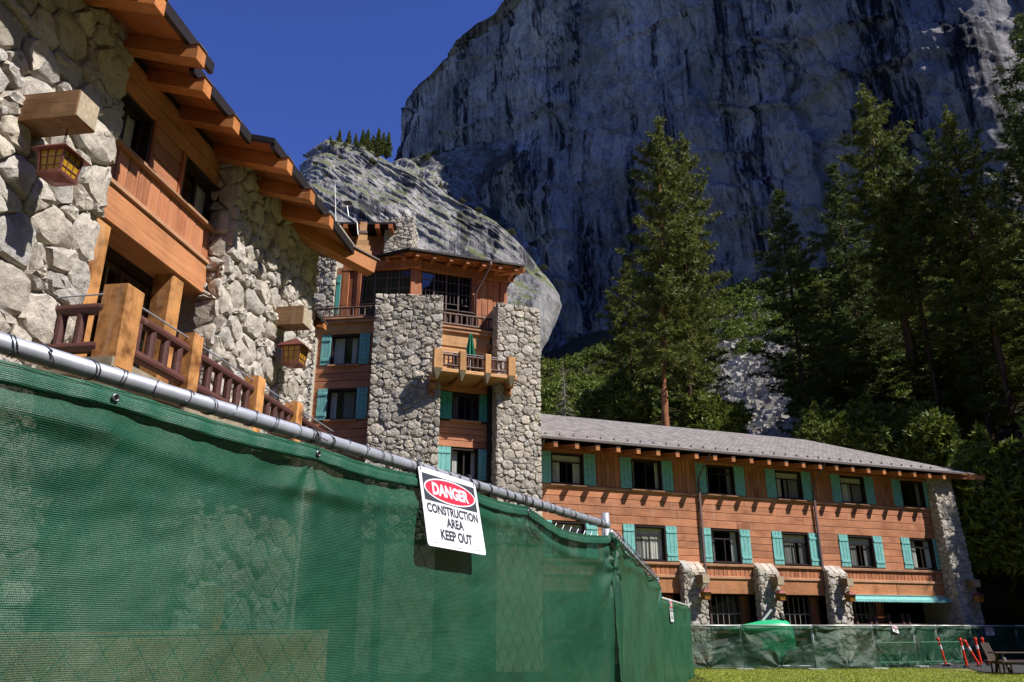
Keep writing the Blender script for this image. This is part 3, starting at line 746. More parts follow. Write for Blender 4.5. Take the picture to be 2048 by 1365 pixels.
# ================================================================== NEAR LODGE (left)
FL = Frame(-5.8275, 8.124, AZL)
lodge = thing('lodge_wing', FL.w(3, -4, 0), 'nearest lodge building at left, boulder piers with orange timber bay, rafters and log balcony', 'building')
rs = random.Random(3)
BO = -.12                                        # timber bay plane
g = G(); g.fbox(FL, -9, 1.5, -9, -.02, 0, 10.1); pier1 = part('stone_pier', g, M['mortar'], lodge)
g = G(); g.fbox(FL, 4.55, 8.35, -9, .18, 0, 10.2); pier2 = part('stone_pier', g, M['mortar'], lodge)
stone_field('L', pier1, FL, -3.2, 1.56, 3.0, 10.1, -.02, .50, rs, .006, .115, npt=13)
stone_field('L', pier1, FL, -3.2, 1.56, .2, 3.0, -.02, .60, rs, .006, .115, npt=10)
stone_field('L', pier2, FL, 4.50, 8.42, 4.2, 10.1, .18, .42, rs, .006, .115, npt=13)
stone_field('L', pier2, FL, 4.50, 8.42, .2, 4.2, .18, .55, rs, .006, .115, npt=10)
FLs = Frame(*FL.w(4.55, 0, 0)[:2], AZL + 90)      # side of the second pier, facing the camera
stone_field('L', pier2, FLs, -.22, .20, 5.0, 10.0, .02, .42, rs, .006, .11, npt=11)
stone_flush('L', lodge, M['stone_near'])
g = G(); g.fbox(FL, 1.5, 4.55, -9, -1.75, 0, 10); part('wall_core', g, M['sheath'], lodge)
g = G(); g.fbox(FL, 1.5, 4.55, -1.75, BO - .04, 9.16, 9.9); g.fbox(FL, 1.5, 4.55, -1.75, BO - .04, 7.1, 8.27); part('wall_core', g, M['sheath'], lodge)
holes = [(1.5, 2.42, 8.3, 9.14), (3.36, 4.55, 8.3, 9.14)]
hboards(FL, lodge, 1.52, 4.54, 8.34, 9.14, .27, holes, M['whL'], rs, BO)
hboards(FL, lodge, 1.52, 4.54, 9.14, 9.75, .30, [], M['whL'], rs, BO)
vboards(FL, lodge, 1.52, 4.54, 7.68, 8.24, .27, [], M['wvL'], rs, BO)
g = G(); g.cbox(FL, 1.5, 4.56, BO - .05, BO + .09, 8.24, 8.31, .012); part('sill_rail', g, M['trimL'], lodge)
g = G(); g.cbox(FL, 1.5, 4.56, BO - .05, BO + .06, 7.60, 7.68, .012); part('trim_board', g, M['trimL'], lodge)
g = G(); g.cbox(FL, 1.45, 4.62, BO - .45, BO + .02, 7.06, 7.60, .02); part('lintel_beam', g, M['woL'], lodge)
for (a, b) in ((1.45, 2.40), (3.38, 4.53)):
    window(FL, lodge, a, b, 8.32, 9.12, rs, BO, .25, 'slide', (0, 0), sill=False)
for t in (2.42, 3.28): g = G(); g.cbox(FL, t, t + .08, BO, BO + .05, 8.31, 9.14, .01); part('casing', g, M['deepL'], lodge)
# posts under the lintel, glazing behind
for (a, b) in ((1.55, 1.98), (3.60, 3.93)):
    g = G(); g.cbox(FL, a, b, BO - .35, BO - .02, 4.7, 7.06, .02); part('post', g, M['post'], lodge)
g = G(); g.fbox(FL, 1.5, 4.55, -1.0, -.9, 6.98, 7.06); g.fbox(FL, 1.5, 4.55, -.96, -.86, 6.42, 6.52); g.fbox(FL, 1.5, 4.55, -.96, -.86, 4.7, 4.9)
for t in (1.98, 3.3, 3.95, 4.48): g.fbox(FL, t, t + .08, -.98, -.84, 4.7, 7.0)
glz = part('glazed_screen', g, M['mullion'], lodge)
for i, t in enumerate(np.linspace(2.06, 3.3, 6)[1:-1]):
    g = G(); g.fbox(FL, t - .012, t + .012, -.94, -.90, 6.52, 6.98); part('glazing_bar', g, M['framepale'], glz)
for (a, b) in ((2.06, 3.3), (3.4, 3.95), (4.03, 4.48)):
    for (c_, d_) in ((6.52, 6.98), (4.9, 6.42)):
        g = G(); g.quad(FL.w(a, -.93, c_), FL.w(b, -.93, c_), FL.w(b, -.93, d_), FL.w(a, -.93, d_)); part('pane', g, M['glass'], glz)
# balcony
g = G(); g.fbox(FL, .95, 8.9, -.9, .98, 4.52, 4.72); part('balcony_slab', g, M['plaster'], lodge)
for i, (a, b) in enumerate(((1.0, 1.34), (2.60, 2.84), (4.66, 4.90), (6.28, 6.52))):
    top = 5.68 if i == 0 else 5.62
    g = G(); g.cbox(FL, a, b, .66 if i == 0 else .74, 1.0, 4.60, top, .02)
    part('balcony_post', g, M['post'], lodge)
    g = G(); g.cbox(FL, a - .04, b + .04, .62, 1.06, 4.32, 4.60, .05); part('post_foot', g, M['plaster'], lodge)
for (a, b, n) in ((1.34, 2.60, 4), (2.84, 4.66, 6), (4.90, 6.28, 5), (6.52, 8.4, 6)):
    log_rail(FL, lodge, a - .02, b + .02, .86, 5.38, 4.92, n, M['log'], .075, .062)
    g = G(); g.tube(FL.w(a, .88, 5.55), FL.w(b, .88, 5.55), .012, n=6); part('hand_rail', g, M['pipe'], lodge)
FLe = Frame(*FL.w(1.02, .0, 0)[:2], AZL + 90)         # end rail running back to the wall; here t runs outwards
for zt in (5.38, 4.88):
    g = G(); g.tube(FL.w(1.06, .0, zt), FL.w(1.06, .7, zt), .075, n=12); part('end_rail', g, M['log'], lodge)
for q in (.13, .40): g = G(); g.tube(FL.w(1.06, q, 4.88), FL.w(1.06, q, 5.38), .062, n=10); part('baluster', g, M['log'], lodge)
g = G(); g.path([FL.w(1.0, .02, 5.40), FL.w(1.0, .04, 5.54), FL.w(1.0, .68, 5.55)], .011, 6); part('hand_rail', g, M['pipe'], lodge)
# eaves
def zs(o_): return 9.86 - .29 * o_
def eave(t0, t1, oe):
    g = G(); b = [(t0, oe), (t1, oe), (t1, -6), (t0, -6)]
    g.hexa([FL.w(t, q, zs(q)) for t, q in b] + [FL.w(t, q, zs(q) + .045) for t, q in b]); part('soffit', g, M['soffit'], lodge)
    g = G(); b = [(t0 - .02, oe + .07), (t1 + .02, oe + .07), (t1 + .02, -6), (t0 - .02, -6)]
    g.hexa([FL.w(t, q, zs(q) + .05) for t, q in b] + [FL.w(t, q, zs(q) + .15) for t, q in b]); part('roof_covering', g, M['gutter'], lodge)
    g = G(); g.fbox(FL, t0, t1, oe + .005, oe + .08, zs(oe) - .07, zs(oe) + .045); part('gutter', g, M['gutter'], lodge)
eave(-4, 1.93, 1.00); eave(1.95, 3.88, .66); eave(3.9, 8.8, 1.10)
def rafter(F, parent, t, tip, root=-.6, w_=.22, h=.25, z0=9.6, sl=.29, mat='rafterL', endmat=None):
    g = G()
    def q(o_, dz): return z0 - sl * o_ + dz
    g.hexa([F.w(t - w_ / 2, tip, q(tip, 0)), F.w(t + w_ / 2, tip, q(tip, 0)), F.w(t + w_ / 2, root, q(root, 0)), F.w(t - w_ / 2, root, q(root, 0)),
            F.w(t - w_ / 2, tip, q(tip, h)), F.w(t + w_ / 2, tip, q(tip, h)), F.w(t + w_ / 2, root, q(root, h)), F.w(t - w_ / 2, root, q(root, h))])
    o_ = part('rafter', g, M[mat], parent)
    g = G(); g.fbox(F, t - w_ / 2 - .015, t + w_ / 2 + .015, tip - .12, tip + .02, q(tip, h) - .0, q(tip, h) + .02); part('rafter_cap', g, M['gutterW'], o_)
    return o_
for t in (-3.6, -2.6, -1.6, -.65, .35, 1.40): rafter(FL, lodge, t, 1.20)
for t in (2.22, 3.18): rafter(FL, lodge, t, .84)
for t in (4.30, 5.36, 6.36): rafter(FL, lodge, t, 1.30)
g = G(); g.beam(FL.w(6.6, -.2, 9.78), FL.w(8.62, 1.42, 9.36), .30, .34); hip = part('hip_beam', g, M['rafterL'], lodge)
g = G(); g.beam(FL.w(8.0, .95, 9.665), FL.w(8.68, 1.48, 9.53), .34, .03); part('beam_cap', g, M['gutterW'], hip)
# lower link at the far end of the near lodge
g = G(); g.fbox(FL, 8.36, 10.0, -6, -.9, 0, 8.35); part('wall_core', g, M['sheath'], lodge)
hboards(FL, lodge, 8.4, 9.95, 4.4, 8.3, .30, [], M['whL'], rs, -.86)
for t in (8.75, 9.45): rafter(FL, lodge, t, .08, -1.0, .20, .16, 8.28, .25)
g = G(); b = [(8.4, .02), (9.85, .02), (9.85, -3), (8.4, -3)]
g.hexa([FL.w(t, q, 8.46 - .25 * q) for t, q in b] + [FL.w(t, q, 8.54 - .25 * q) for t, q in b]); part('lower_roof', g, M['gutter'], lodge)
g = G(); g.path([FL.w(8.9, -.7, 8.2), FL.w(8.9, -.7, 0)], .05, 8); part('downpipe', g, M['downpipe'], lodge)

# lantern beams and lanterns
def lantern_beam(F, parent, t, o0, o1, zc, s=.35, mat='beamgrey'):
    g = G(); g.cbox(F, t - s / 2, t + s / 2, o0 - .3, o1, zc - s / 2, zc + s / 2, .012); b = part('lantern_beam', g, M[mat], parent)
    g = G(); g.cbox(F, t - s / 2 + .012, t + s / 2 - .012, o1 + .0005, o1 + .004, zc - s / 2 + .012, zc + s / 2 - .012, .002); part('beam_end', g, M['endgrain'], b); return b
lantern_beam(FL, lodge, -.02, 0, .80, 7.47, .36)
lantern_beam(FL, lodge, 6.72, .18, .82, 7.45, .38)
def make_lantern():
    root = thing('lantern', (0, 0, 0), 'x', 'lantern', 'copper lanterns hanging from the timber beams')
    W_ = .18; wb = .15
    g = G()
    e = .27; zt = .0
    g.add([(-e, -e, -.20), (e, -e, -.20), (e, e, -.20), (-e, e, -.20), (-.16, -.16, -.10), (.16, -.16, -.10), (.16, .16, -.10), (-.16, .16, -.10), (-.03, -.03, 0), (.03, -.03, 0), (.03, .03, 0), (-.03, .03, 0)],
          [(0, 1, 5, 4), (1, 2, 6, 5), (2, 3, 7, 6), (3, 0, 4, 7), (4, 5, 9, 8), (5, 6, 10, 9), (6, 7, 11, 10), (7, 4, 8, 11), (8, 9, 10, 11), (3, 2, 1, 0)])
    part('lantern_roof', g, M['copper'], root)
    g = G()
    cs = [(-1, -1), (1, -1), (1, 1), (-1, 1)]
    for (a, b) in cs: g.beam((a * W_, b * W_, -.205), (a * wb, b * wb, -.52), .03, .03, (1, 0, 0))
    for i in range(4):
        a, b = cs[i], cs[(i + 1) % 4]
        g.beam((a[0] * wb * 1.1, a[1] * wb * 1.1, -.53), (b[0] * wb * 1.1, b[1] * wb * 1.1, -.53), .05, .03)
        for k in (1 / 3, 2 / 3):
            x0, y0 = a[0] + (b[0] - a[0]) * k, a[1] + (b[1] - a[1]) * k
            g.beam((x0 * W_ * 1.02, y0 * W_ * 1.02, -.205), (x0 * wb * 1.02, y0 * wb * 1.02, -.52), .01, .01, (1, 0, 0))
        for zz in (-.30, -.42):
            q = W_ + (wb - W_) * (-.205 - zz) / .315; q *= 1.02
            g.beam((a[0] * q, a[1] * q, zz), (b[0] * q, b[1] * q, zz), .01, .01)
    g.add([(-wb, -wb, -.545), (wb, -wb, -.545), (wb, wb, -.545), (-wb, wb, -.545), (0, 0, -.60)], [(0, 1, 2, 3), (1, 0, 4), (2, 1, 4), (3, 2, 4), (0, 3, 4)])
    part('lantern_frame', g, M['copper'], root)
    g = G()
    for i in range(4):
        a, b = cs[i], cs[(i + 1) % 4]; k = .985
        g.quad((a[0] * W_ * k, a[1] * W_ * k, -.205), (a[0] * wb * k, a[1] * wb * k, -.52), (b[0] * wb * k, b[1] * wb * k, -.52), (b[0] * W_ * k, b[1] * W_ * k, -.205))
    part('amber_pane', g, M['amber'], root)
    g = G(); pts = [(.0, 0, .0)]
    for k in range(4):
        z = .02 + k * .045; a = (0, 1) if k % 2 else (1, 0)
        ring = [(a[0] * .018 * math.cos(u), a[1] * .018 * math.cos(u), z + .03 * math.sin(u)) for u in np.linspace(0, 2 * PI, 9)]
        g.path(ring, .005, 5)
    g.tube((0, 0, .16), (0, 0, .26), .007, n=5); part('chain', g, M['gutter'], root)
    return root
LAN = make_lantern()
def place_lantern(F, t, o, z, label, first=False, k=1.0):
    r = LAN if first else copy_tree(LAN)
    r.location = F.w(t, o, z); r.rotation_euler = (0, 0, -R(F.az)); r.scale = (k, k, k); r['label'] = label; return r
place_lantern(FL, .0, .56, 7.05, 'large copper lantern with amber panes at left, hanging from the nearest weathered beam', True, .86)
place_lantern(FL, 6.74, .62, 7.02, 'copper lantern with amber glass hanging from the beam on the second boulder pier')

# ================================================================== LONG WING (right)
FW = Frame(13.117, 41.471, AZW)
wing = thing('guest_wing', FW.w(0, -5, 0), 'long three-storey guest wing with orange siding, teal shutters and grey shingle roof', 'building')
rs = random.Random(21)
TW0, TW1 = -13.3, 11.75
colc = [-11.25 + 4.27 * i for i in range(6)]
up = [(c - .83, c + .83, 8.0, 9.46) for c in colc]; lo = [(c - .83, c + .83, 4.66, 6.26) for c in colc]
g = G(); g.fbox(FW, TW0, TW1, -11, -1.75, 0, 9.9); g.fbox(FW, TW0, TW1, -1.75, -.04, 6.34, 7.92); g.fbox(FW, TW0, TW1, -1.75, -.04, 9.52, 9.9); g.fbox(FW, TW0, TW1, -1.75, -.04, 3.22, 4.58)
for hl, z0, z1 in ((up, 7.92, 9.52), (lo, 4.58, 6.34)):
    for (x, y) in subtract(TW0, TW1, [(h[0] - .005, h[1] + .005) for h in hl]): g.fbox(FW, x, y, -1.75, -.04, z0, z1)
part('wall_core', g, M['sheath'], wing)
hboards(FW, wing, TW0, TW1, 4.60, 6.30, .34, [(h[0], h[1], 4.6, 6.30) for h in lo], M['whW'], rs)
hboards(FW, wing, TW0, TW1, 6.30, 7.84, .37, [], M['whW'], rs)
g = G(); g.cbox(FW, TW0, TW1, -.03, .07, 7.84, 7.96, .012); part('sill_course', g, M['trimW'], wing)
vboards(FW, wing, TW0, TW1, 7.96, 9.62, .24, [(h[0], h[1]) for h in up], M['wvW'], rs)
g = G(); g.cbox(FW, TW0, TW1, -.03, .05, 9.62, 9.86, .012); part('frieze_board', g, M['deepW'], wing)
for h in up:
    g = G(); g.cbox(FW, h[0], h[1], -.03, .01, 9.47, 9.62, .01); part('head_board', g, M['wvW'], wing)
g = G(); g.cbox(FW, TW0, TW1, -.03, .12, 4.47, 4.60, .02); part('band_course', g, M['trimW'], wing)
vboards(FW, wing, TW0, TW1, 4.03, 4.47, .25, [], M['wvW'], rs, .02)
g = G(); g.cbox(FW, TW0, TW1, -.03, .10, 3.89, 4.03, .02); part('trim_board', g, M['trimW'], wing)
for (a, b) in zip([TW0] + [c + 2.0 for c in colc[:-1]], [c + 2.0 for c in colc[:-1]] + [TW1]):
    g = G(); g.cbox(FW, a, b, -.03, .04, 3.20, 3.89, .02); part('fascia_beam', g, M['woW'], wing)
for i, h in enumerate(up): window(FW, wing, h[0], h[1], 8.0, 9.46, rs, 0, .22, ['transom', 'slide', 'transom', 'transom', 'transom', 'slide'][i], (.62, .62), sillmat='trimW', curtain=[1, .5, .6, 1.3, 1.3, .4][i])
for i, h in enumerate(lo): window(FW, wing, h[0], h[1], 4.66, 6.26, rs, 0, .22, 'transom', (.62, .62), sill=False, curtain=[1, 1.5, .8, 1.4, 1.4, 1.2][i])
# ground floor
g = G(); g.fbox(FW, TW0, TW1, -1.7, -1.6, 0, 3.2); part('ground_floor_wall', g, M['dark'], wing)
for k, c in enumerate(colc[:-1]):
    for (a, b) in ((c - 1.5, c + 1.45),):
        g = G()
        for t in (a, a + .62, b - .62, b - .1): g.fbox(FW, t, t + .10, -.62, -.50, 0, 3.2)
        for z in (1.42, 1.05): g.fbox(FW, a + .72, b - .62, -.60, -.52, z, z + .12)
        g.fbox(FW, a + .1, a + .62, -.6, -.52, 0, 1.2); g.fbox(FW, b - .52, b - .1, -.6, -.52, 0, 1.3)
        gw = part('ground_window', g, M['mullion'], wing)
        g = G(); g.quad(FW.w(a + .72, -.56, 1.54), FW.w(b - .62, -.56, 1.54), FW.w(b - .62, -.56, 3.1), FW.w(a + .72, -.56, 3.1)); part('pane', g, M['glass'], gw)
        g = G()
        for t in np.linspace(a + .72, b - .62, 6)[1:-1]: g.fbox(FW, t - .014, t + .014, -.545, -.52, 1.54, 3.12)
        g.fbox(FW, a + .72, b - .62, -.544, -.518, 2.28, 2.33); part('glazing_bar', g, M['framepale'], gw)
        g = G(); g.cbox(FW, b - .50, b - .12, -.58, -.51, 1.3, 3.15, .01); part('red_door_leaf', g, M['deepW'], gw)
# piers of the ground floor
def pier(F, parent, key, t0, t1, o0, o1, ztop, size, rs, drop=.35):
    g = G(); g.hexa([F.w(t0, o1, 0), F.w(t1, o1, 0), F.w(t1, o0, 0), F.w(t0, o0, 0), F.w(t0, o1, ztop - drop), F.w(t1, o1, ztop - drop), F.w(t1, o0, ztop), F.w(t0, o0, ztop)])
    p = part('stone_pier', g, M['mortar'], parent)
    stone_field(key, p, F, t0 - .03, t1 + .03, .1, ztop - drop, o1, size, rs, .005, .09)
    Fs = Frame(*F.w(t0, o1, 0)[:2], F.az - 90)      # left flank: t runs out of the wall
    Fs = Frame(*F.w(t0, 0, 0)[:2], F.az + 90)
    stone_field(key, p, Fs, o0 + .01, o1 + .04, .1, ztop - drop * .5, .02, size, rs, .005, .07)
    # stones on the weathered top
    for i in range(3):
        a = t0 + (t1 - t0) * i / 3; b = t0 + (t1 - t0) * (i + 1) / 3
        for j in range(1):
            g = G(); zz = rs.uniform(0, .05)
            g.hexa([F.w(a + .01, o1 + .08, ztop - drop - .12), F.w(b - .01, o1 + .07, ztop - drop - .12), F.w(b - .01, o0, ztop - .08), F.w(a + .01, o0, ztop - .08),
                    F.w(a + .03, o1 + .03, ztop - drop + .03 + zz), F.w(b - .03, o1 + .02, ztop - drop + .04 + zz), F.w(b - .02, o0, ztop + .05 + zz), F.w(a + .02, o0, ztop + .04 + zz)])
            part('cap_stone', g, M['stone_far'], p)
    return p
for k, t in enumerate((-9.77, -5.5, -1.23, 3.04)):
    pier(FW, wing, 'W', t, t + 1.16, .0, .42, 4.62, .36, rs)
    if k: lantern_beam(FW, wing, t + .80, .42, 1.0, 3.82, .40, 'beamgreyW')
g = G(); g.hexa([FW.w(11.2, 1.0, 0), FW.w(12.6, 1.0, 0), FW.w(12.8, -6, 0), FW.w(11.2, -6, 0), FW.w(11.2, .45, 9.7), FW.w(12.6, .45, 9.7), FW.w(12.8, -6, 9.7), FW.w(11.2, -6, 9.7)])
p = part('corner_buttress', g, M['mortar'], wing)
stone_field('W', p, FW, 11.15, 12.65, .1, 9.7, .45, .34, rs, .005, .08, .0567)
FWl = Frame(*FW.w(11.2, 0, 0)[:2], AZW + 90)
stone_field('W', p, FWl, .06, 1.05, .1, 9.7, .04, .34, rs, .005, .07, slant=lambda t: 9.7 * (1.02 - t) / .55)
lantern_beam(FW, wing, 12.1, .8, 1.4, 3.9, .40, 'beamgreyW')
stone_flush('W', wing, M['stone_far'], 290)
for k, lab in ((0, 'copper lantern on the wing pier nearest the tower, above the green fence'), (1, 'copper lantern with amber panes on the middle pier of the guest wing'), (2, 'copper lantern on the wing pier beside the teal awning'), (3, 'shaded copper lantern at the far corner buttress of the guest wing')):
    t = (-5.5 + .80, -1.23 + .80, 3.04 + .80, 12.1)[k]
    place_lantern(FW, t, .86 if k < 3 else 1.3, 3.42 if k < 3 else 3.45, lab, False, .95)
# awning
def awning():
    g = G(); t0, t1 = 4.25, 11.35; n = 71; vs = []
    top = [(t0, .06, 3.26), (t1, .06, 3.26)]
    g.hexa([FW.w(t0, .06, 3.20), FW.w(t1, .06, 3.20), FW.w(t1, .05, 3.19), FW.w(t0, .05, 3.19), FW.w(t0, .14, 3.29), FW.w(t1, .14, 3.29), FW.w(t1, .05, 3.29), FW.w(t0, .05, 3.29)])
    g2 = G(); vs = []
    for i in range(n + 1):
        t = t0 + (t1 - t0) * i / n; zz = 2.80 if i % 2 else 2.86
        vs += [FW.w(t, .10, 3.20), FW.w(t, .40, 3.05), FW.w(t, .42, 2.90 if i % 2 else 2.95)]
    g2.add(vs, [(3 * i, 3 * i + 1, 3 * i + 4, 3 * i + 3) for i in range(n)] + [(3 * i + 1, 3 * i + 2, 3 * i + 5, 3 * i + 4) for i in range(n)])
    aw = part('awning', g2, M['teal'], wing, label='teal canvas awning with scalloped edge')
    part('awning_headrail', g, M['white'], aw)
    g = G(); g.path([FW.w(11.3, .5, 3.0), FW.w(11.3, .5, 0)], .03, 6); part('awning_post', g, M['whiterail'], aw)
awning()
g = G()
for t in (5.0, 5.9, 6.25, 7.15, 8.1, 8.5): g.fbox(FW, t, t + .14, -.3, -.16, 1.2, 2.35)
g.fbox(FW, 4.3, 11.2, -.3, -.2, 1.62, 1.86); g.fbox(FW, 4.3, 11.2, -.3, -.2, .4, 1.35); part('porch_screen', g, M['mullion'], wing)
# downpipes
for t in (-13.0, -4.1, 3.0):
    g = G(); g.path([FW.w(t + .12, 1.12, 9.86), FW.w(t + .1, 1.1, 9.72), FW.w(t, .14, 8.72), FW.w(t, .12, 8.5)], .045, 8); dp = part('downpipe', g, M['downpipe'], wing, smooth=True)
    g = G(); g.fbox(FW, t - .05, t + .05, .07, .16, 3.3 if t > -12 else .2, 8.5); part('lower_pipe', g, M['downpipe'], dp)
# roof
EA, EO, RO, RZ = 9.92, 1.12, -5.2, 12.75
def roofpt(t, o, z): return FW.w(t, o, z)
x0, x1, rx = TW0 + .0, 14.1, 7.6
g = G(); th = .12
front = [roofpt(x0, EO, EA), roofpt(x1, EO, EA), roofpt(rx, RO, RZ), roofpt(x0, RO, RZ)]
hipf = [roofpt(x1, EO, EA), roofpt(x1, 2 * RO - EO, EA), roofpt(rx, RO, RZ)]
backf = [roofpt(x1, 2 * RO - EO, EA), roofpt(x0, 2 * RO - EO, EA), roofpt(x0, RO, RZ), roofpt(rx, RO, RZ)]
vs = front + hipf + backf; g.add(vs, [(0, 1, 2, 3), (4, 5, 6), (7, 8, 9, 10)])
rf = part('roof', g, M['shingle'], wing)
g = G(); sl_ = (RZ - EA) / (EO - RO)
g.hexa([roofpt(x0, EO - .01, EA - .10), roofpt(x1 - .02, EO - .01, EA - .10), roofpt(x1 - 3, -2, EA - .12 + sl_ * 3.10), roofpt(x0, -2, EA - .12 + sl_ * 3.10), roofpt(x0, EO - .01, EA - .02), roofpt(x1 - .02, EO - .01, EA - .02), roofpt(x1 - 3, -2, EA - .05 + sl_ * 3.10), roofpt(x0, -2, EA - .05 + sl_ * 3.10)])
part('soffit', g, M['soffitW'], wing)
g = G(); g.fbox(FW, x0, 12.8, EO + .005, EO + .12, EA - .10, EA - .0); part('gutter', g, M['gutterW'], wing)
for i in range(24):
    t = -12.42 + 1.073 * i
    if t > 12: break
    rafter(FW, wing, t, 1.33, -.1, .20, .22, 9.64, .16, 'rafterW')
g = G(); g.beam(FW.w(11.9, .6, 9.78), FW.w(14.3, 1.25, 9.68), .2, .26); part('hip_beam', g, M['rafterW'], wing)
for i in range(34):
    t = -12.6 + .72 * i; q = EO - .55
    z = EA + sl_ * .55
    g = G(); g.hexa([FW.w(t - .03, q + .05, z - .03), FW.w(t + .03, q + .05, z - .03), FW.w(t + .03, q - .05, z + .02), FW.w(t - .03, q - .05, z + .02), FW.w(t - .02, q + .03, z + .10), FW.w(t + .02, q + .03, z + .10), FW.w(t + .02, q, z + .10), FW.w(t - .02, q, z + .10)])
    part('snow_guard', g, M['gutter'], rf)

# ================================================================== TOWER BLOCK (centre)
FT = FW.shifted(0, 1.0)                         # wooden wall of the right-hand face (same t as the wing)
tower = thing('tower_block', FT.w(-16, -5, 0), 'central tower block with boulder pilasters, corbelled log balcony and wide hipped roof', 'building')
rs = random.Random(5)
FTL = Frame(*FT.w(-19.5, 0, 0)[:2], AZT)        # left-hand face, runs to negative t
# right-hand face -------------------------------------------------
hr = [(-17.28, -16.05, 7.72, 9.06), (-17.28, -16.05, 10.35, 11.55)]
g = G(); g.fbox(FT, -18.3, -15.2, -8, -1.75, 0, 14.8)
for z0, z1 in ((0, 7.70), (9.08, 10.33), (11.57, 11.7), (13.25, 14.8)): g.fbox(FT, -18.3, -15.2, -1.75, -.04, z0, z1)
for (a, b) in ((-18.3, -17.29), (-16.04, -15.2)): g.fbox(FT, a, b, -1.75, -.04, 7.7, 9.08); g.fbox(FT, a, b, -1.75, -.04, 10.33, 13.25)
part('wall_core', g, M['sheath'], tower)
hboards(FT, tower, -18.2, -15.3, 9.12, 10.28, .29, [], M['whW'], rs)
hboards(FT, tower, -18.2, -15.3, 6.3, 7.62, .33, [], M['whW'], rs)
hboards(FT, tower, -18.2, -15.3, 11.62, 12.15, .27, [], M['whW'], rs)
hboards(FT, tower, -18.2, -15.3, 12.15, 13.75, .33, [(-17.3, -15.98, 12.15, 13.45)], M['honey'], rs)
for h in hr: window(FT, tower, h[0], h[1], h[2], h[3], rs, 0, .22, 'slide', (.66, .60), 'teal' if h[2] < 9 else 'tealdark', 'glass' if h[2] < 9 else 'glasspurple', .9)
window(FT, tower, -17.28, -15.98, 12.2, 13.42, rs, 0, .22, 'slide', (0, 0), sill=False, curtain=.8)
g = G(); g.cbox(FT, -18.3, -15.55, -.03, .05, 13.75, 14.42, .02); part('fascia_beam', g, M['honey'], tower)
g = G(); g.cbox(FT, -18.3, -15.4, -.03, .16, 14.42, 14.58, .02); g.cbox(FT, -18.3, -15.4, -.03, .22, 14.585, 14.68, .02); part('terrace_edge', g, M['trimW'], tower)
log_rail(FT, tower, -18.2, -15.5, .10, 15.30, 14.80, 10, M['logW'], .06, .05)
g = G(); g.tube(FT.w(-18.2, .12, 15.47), FT.w(-15.5, .12, 15.47), .013, n=6); part('hand_rail', g, M['logW'], tower)
g = G(); g.fbox(FT, -19.5, -13.3, -6, -.05, 14.60, 14.68); part('terrace_floor', g, M['plaster'], tower)
g = G(); g.fbox(FT, -15.66, -15.48, .05, .22, 6.3, 13.6); dp = part('downpipe', g, M['gutter'], tower)
g = G(); g.hexa([FT.w(-15.66, .05, 13.6), FT.w(-15.48, .05, 13.6), FT.w(-15.48, .0, 13.6), FT.w(-15.66, 0, 13.6), FT.w(-15.76, .28, 14.0), FT.w(-15.38, .28, 14.0), FT.w(-15.38, 0, 14.0), FT.w(-15.76, 0, 14.0)]); part('rain_hopper', g, M['downpipe'], dp)
# pilasters
g = G(); g.fbox(FT, -15.42, -13.38, -6, .80, 0, 15.85); pr = part('stone_pier', g, M['mortar'], tower)
stone_field('T', pr, FT, -15.46, -13.34, 5.0, 15.9, .80, .37, rs, .004, .085, npt=10)
FTs = Frame(*FT.w(-15.42, 0, 0)[:2], AZW + 90); stone_field('T', pr, FTs, .02, .84, 5.0, 15.9, .02, .33, rs, .004, .06, npt=9)
FP = Frame(*FT.w(-18.12, .80, 0)[:2], 86.0)      # broad corner pilaster
g = G(); g.fbox(FP, -2.95, 0, -3.4, 0, 0, 15.75); pc = part('stone_pier', g, M['mortar'], tower)
stone_field('T', pc, FP, -3.0, .05, 5.0, 15.85, 0, .40, rs, .004, .095, npt=11)
FPr = Frame(*FP.w(0, 0, 0)[:2], 84.0 - 90)
# left-hand face ---------------------------------------------------
hl_ = [(-3.44, -2.14, 10.22, 11.6), (-3.46, -2.18, 12.75, 14.15)]
g = G(); g.fbox(FTL, -4.3, -.8, -6, -1.75, 0, 14.7)
for z0, z1 in ((0, 10.2), (11.62, 12.73), (14.17, 14.7)): g.fbox(FTL, -4.3, -.8, -1.75, -.04, z0, z1)
for (a, b) in ((-4.3, -3.47), (-2.13, -.8)): g.fbox(FTL, a, b, -1.75, -.04, 10.2, 11.62); g.fbox(FTL, a, b, -1.75, -.04, 12.73, 14.17)
part('wall_core', g, M['sheath'], tower)
hboards(FTL, tower, -4.2, -.9, 6.5, 14.2, .36, [(h[0] - .02, h[1] + .02, h[2] - .1, h[3] + .02) for h in hl_], M['whT'], rs)
for h in hl_: window(FTL, tower, h[0], h[1], h[2], h[3], rs, 0, .22, 'slide', (.46, .50), 'teal', sillmat='trimT', curtain=1.1)
g = G(); g.cbox(FTL, -4.3, -1.0, -.03, .05, 14.2, 14.72, .02); part('fascia_beam', g, M['honeyT'], tower)
g = G(); g.cbox(FTL, -4.4, -1.0, -.03, .18, 14.72, 14.86, .02); g.cbox(FTL, -4.4, -1.0, -.03, .24, 14.865, 14.95, .02); part('terrace_edge', g, M['trimT'], tower)
log_rail(FTL, tower, -4.3, -1.3, .12, 15.45, 15.02, 11, M['logW'], .05, .045)
g = G(); g.tube(FTL.w(-4.3, .14, 15.58), FTL.w(-1.3, .14, 15.58), .013, n=6); part('hand_rail', g, M['logW'], tower)
g = G(); g.fbox(FTL, -5.3, -4.12, -4, .35, 0, 14.0); pl_ = part('stone_pier', g, M['mortar'], tower)
stone_field('T', pl_, FTL, -5.3, -4.08, 8.5, 14.0, .35, .30, rs, .004, .08, npt=9)
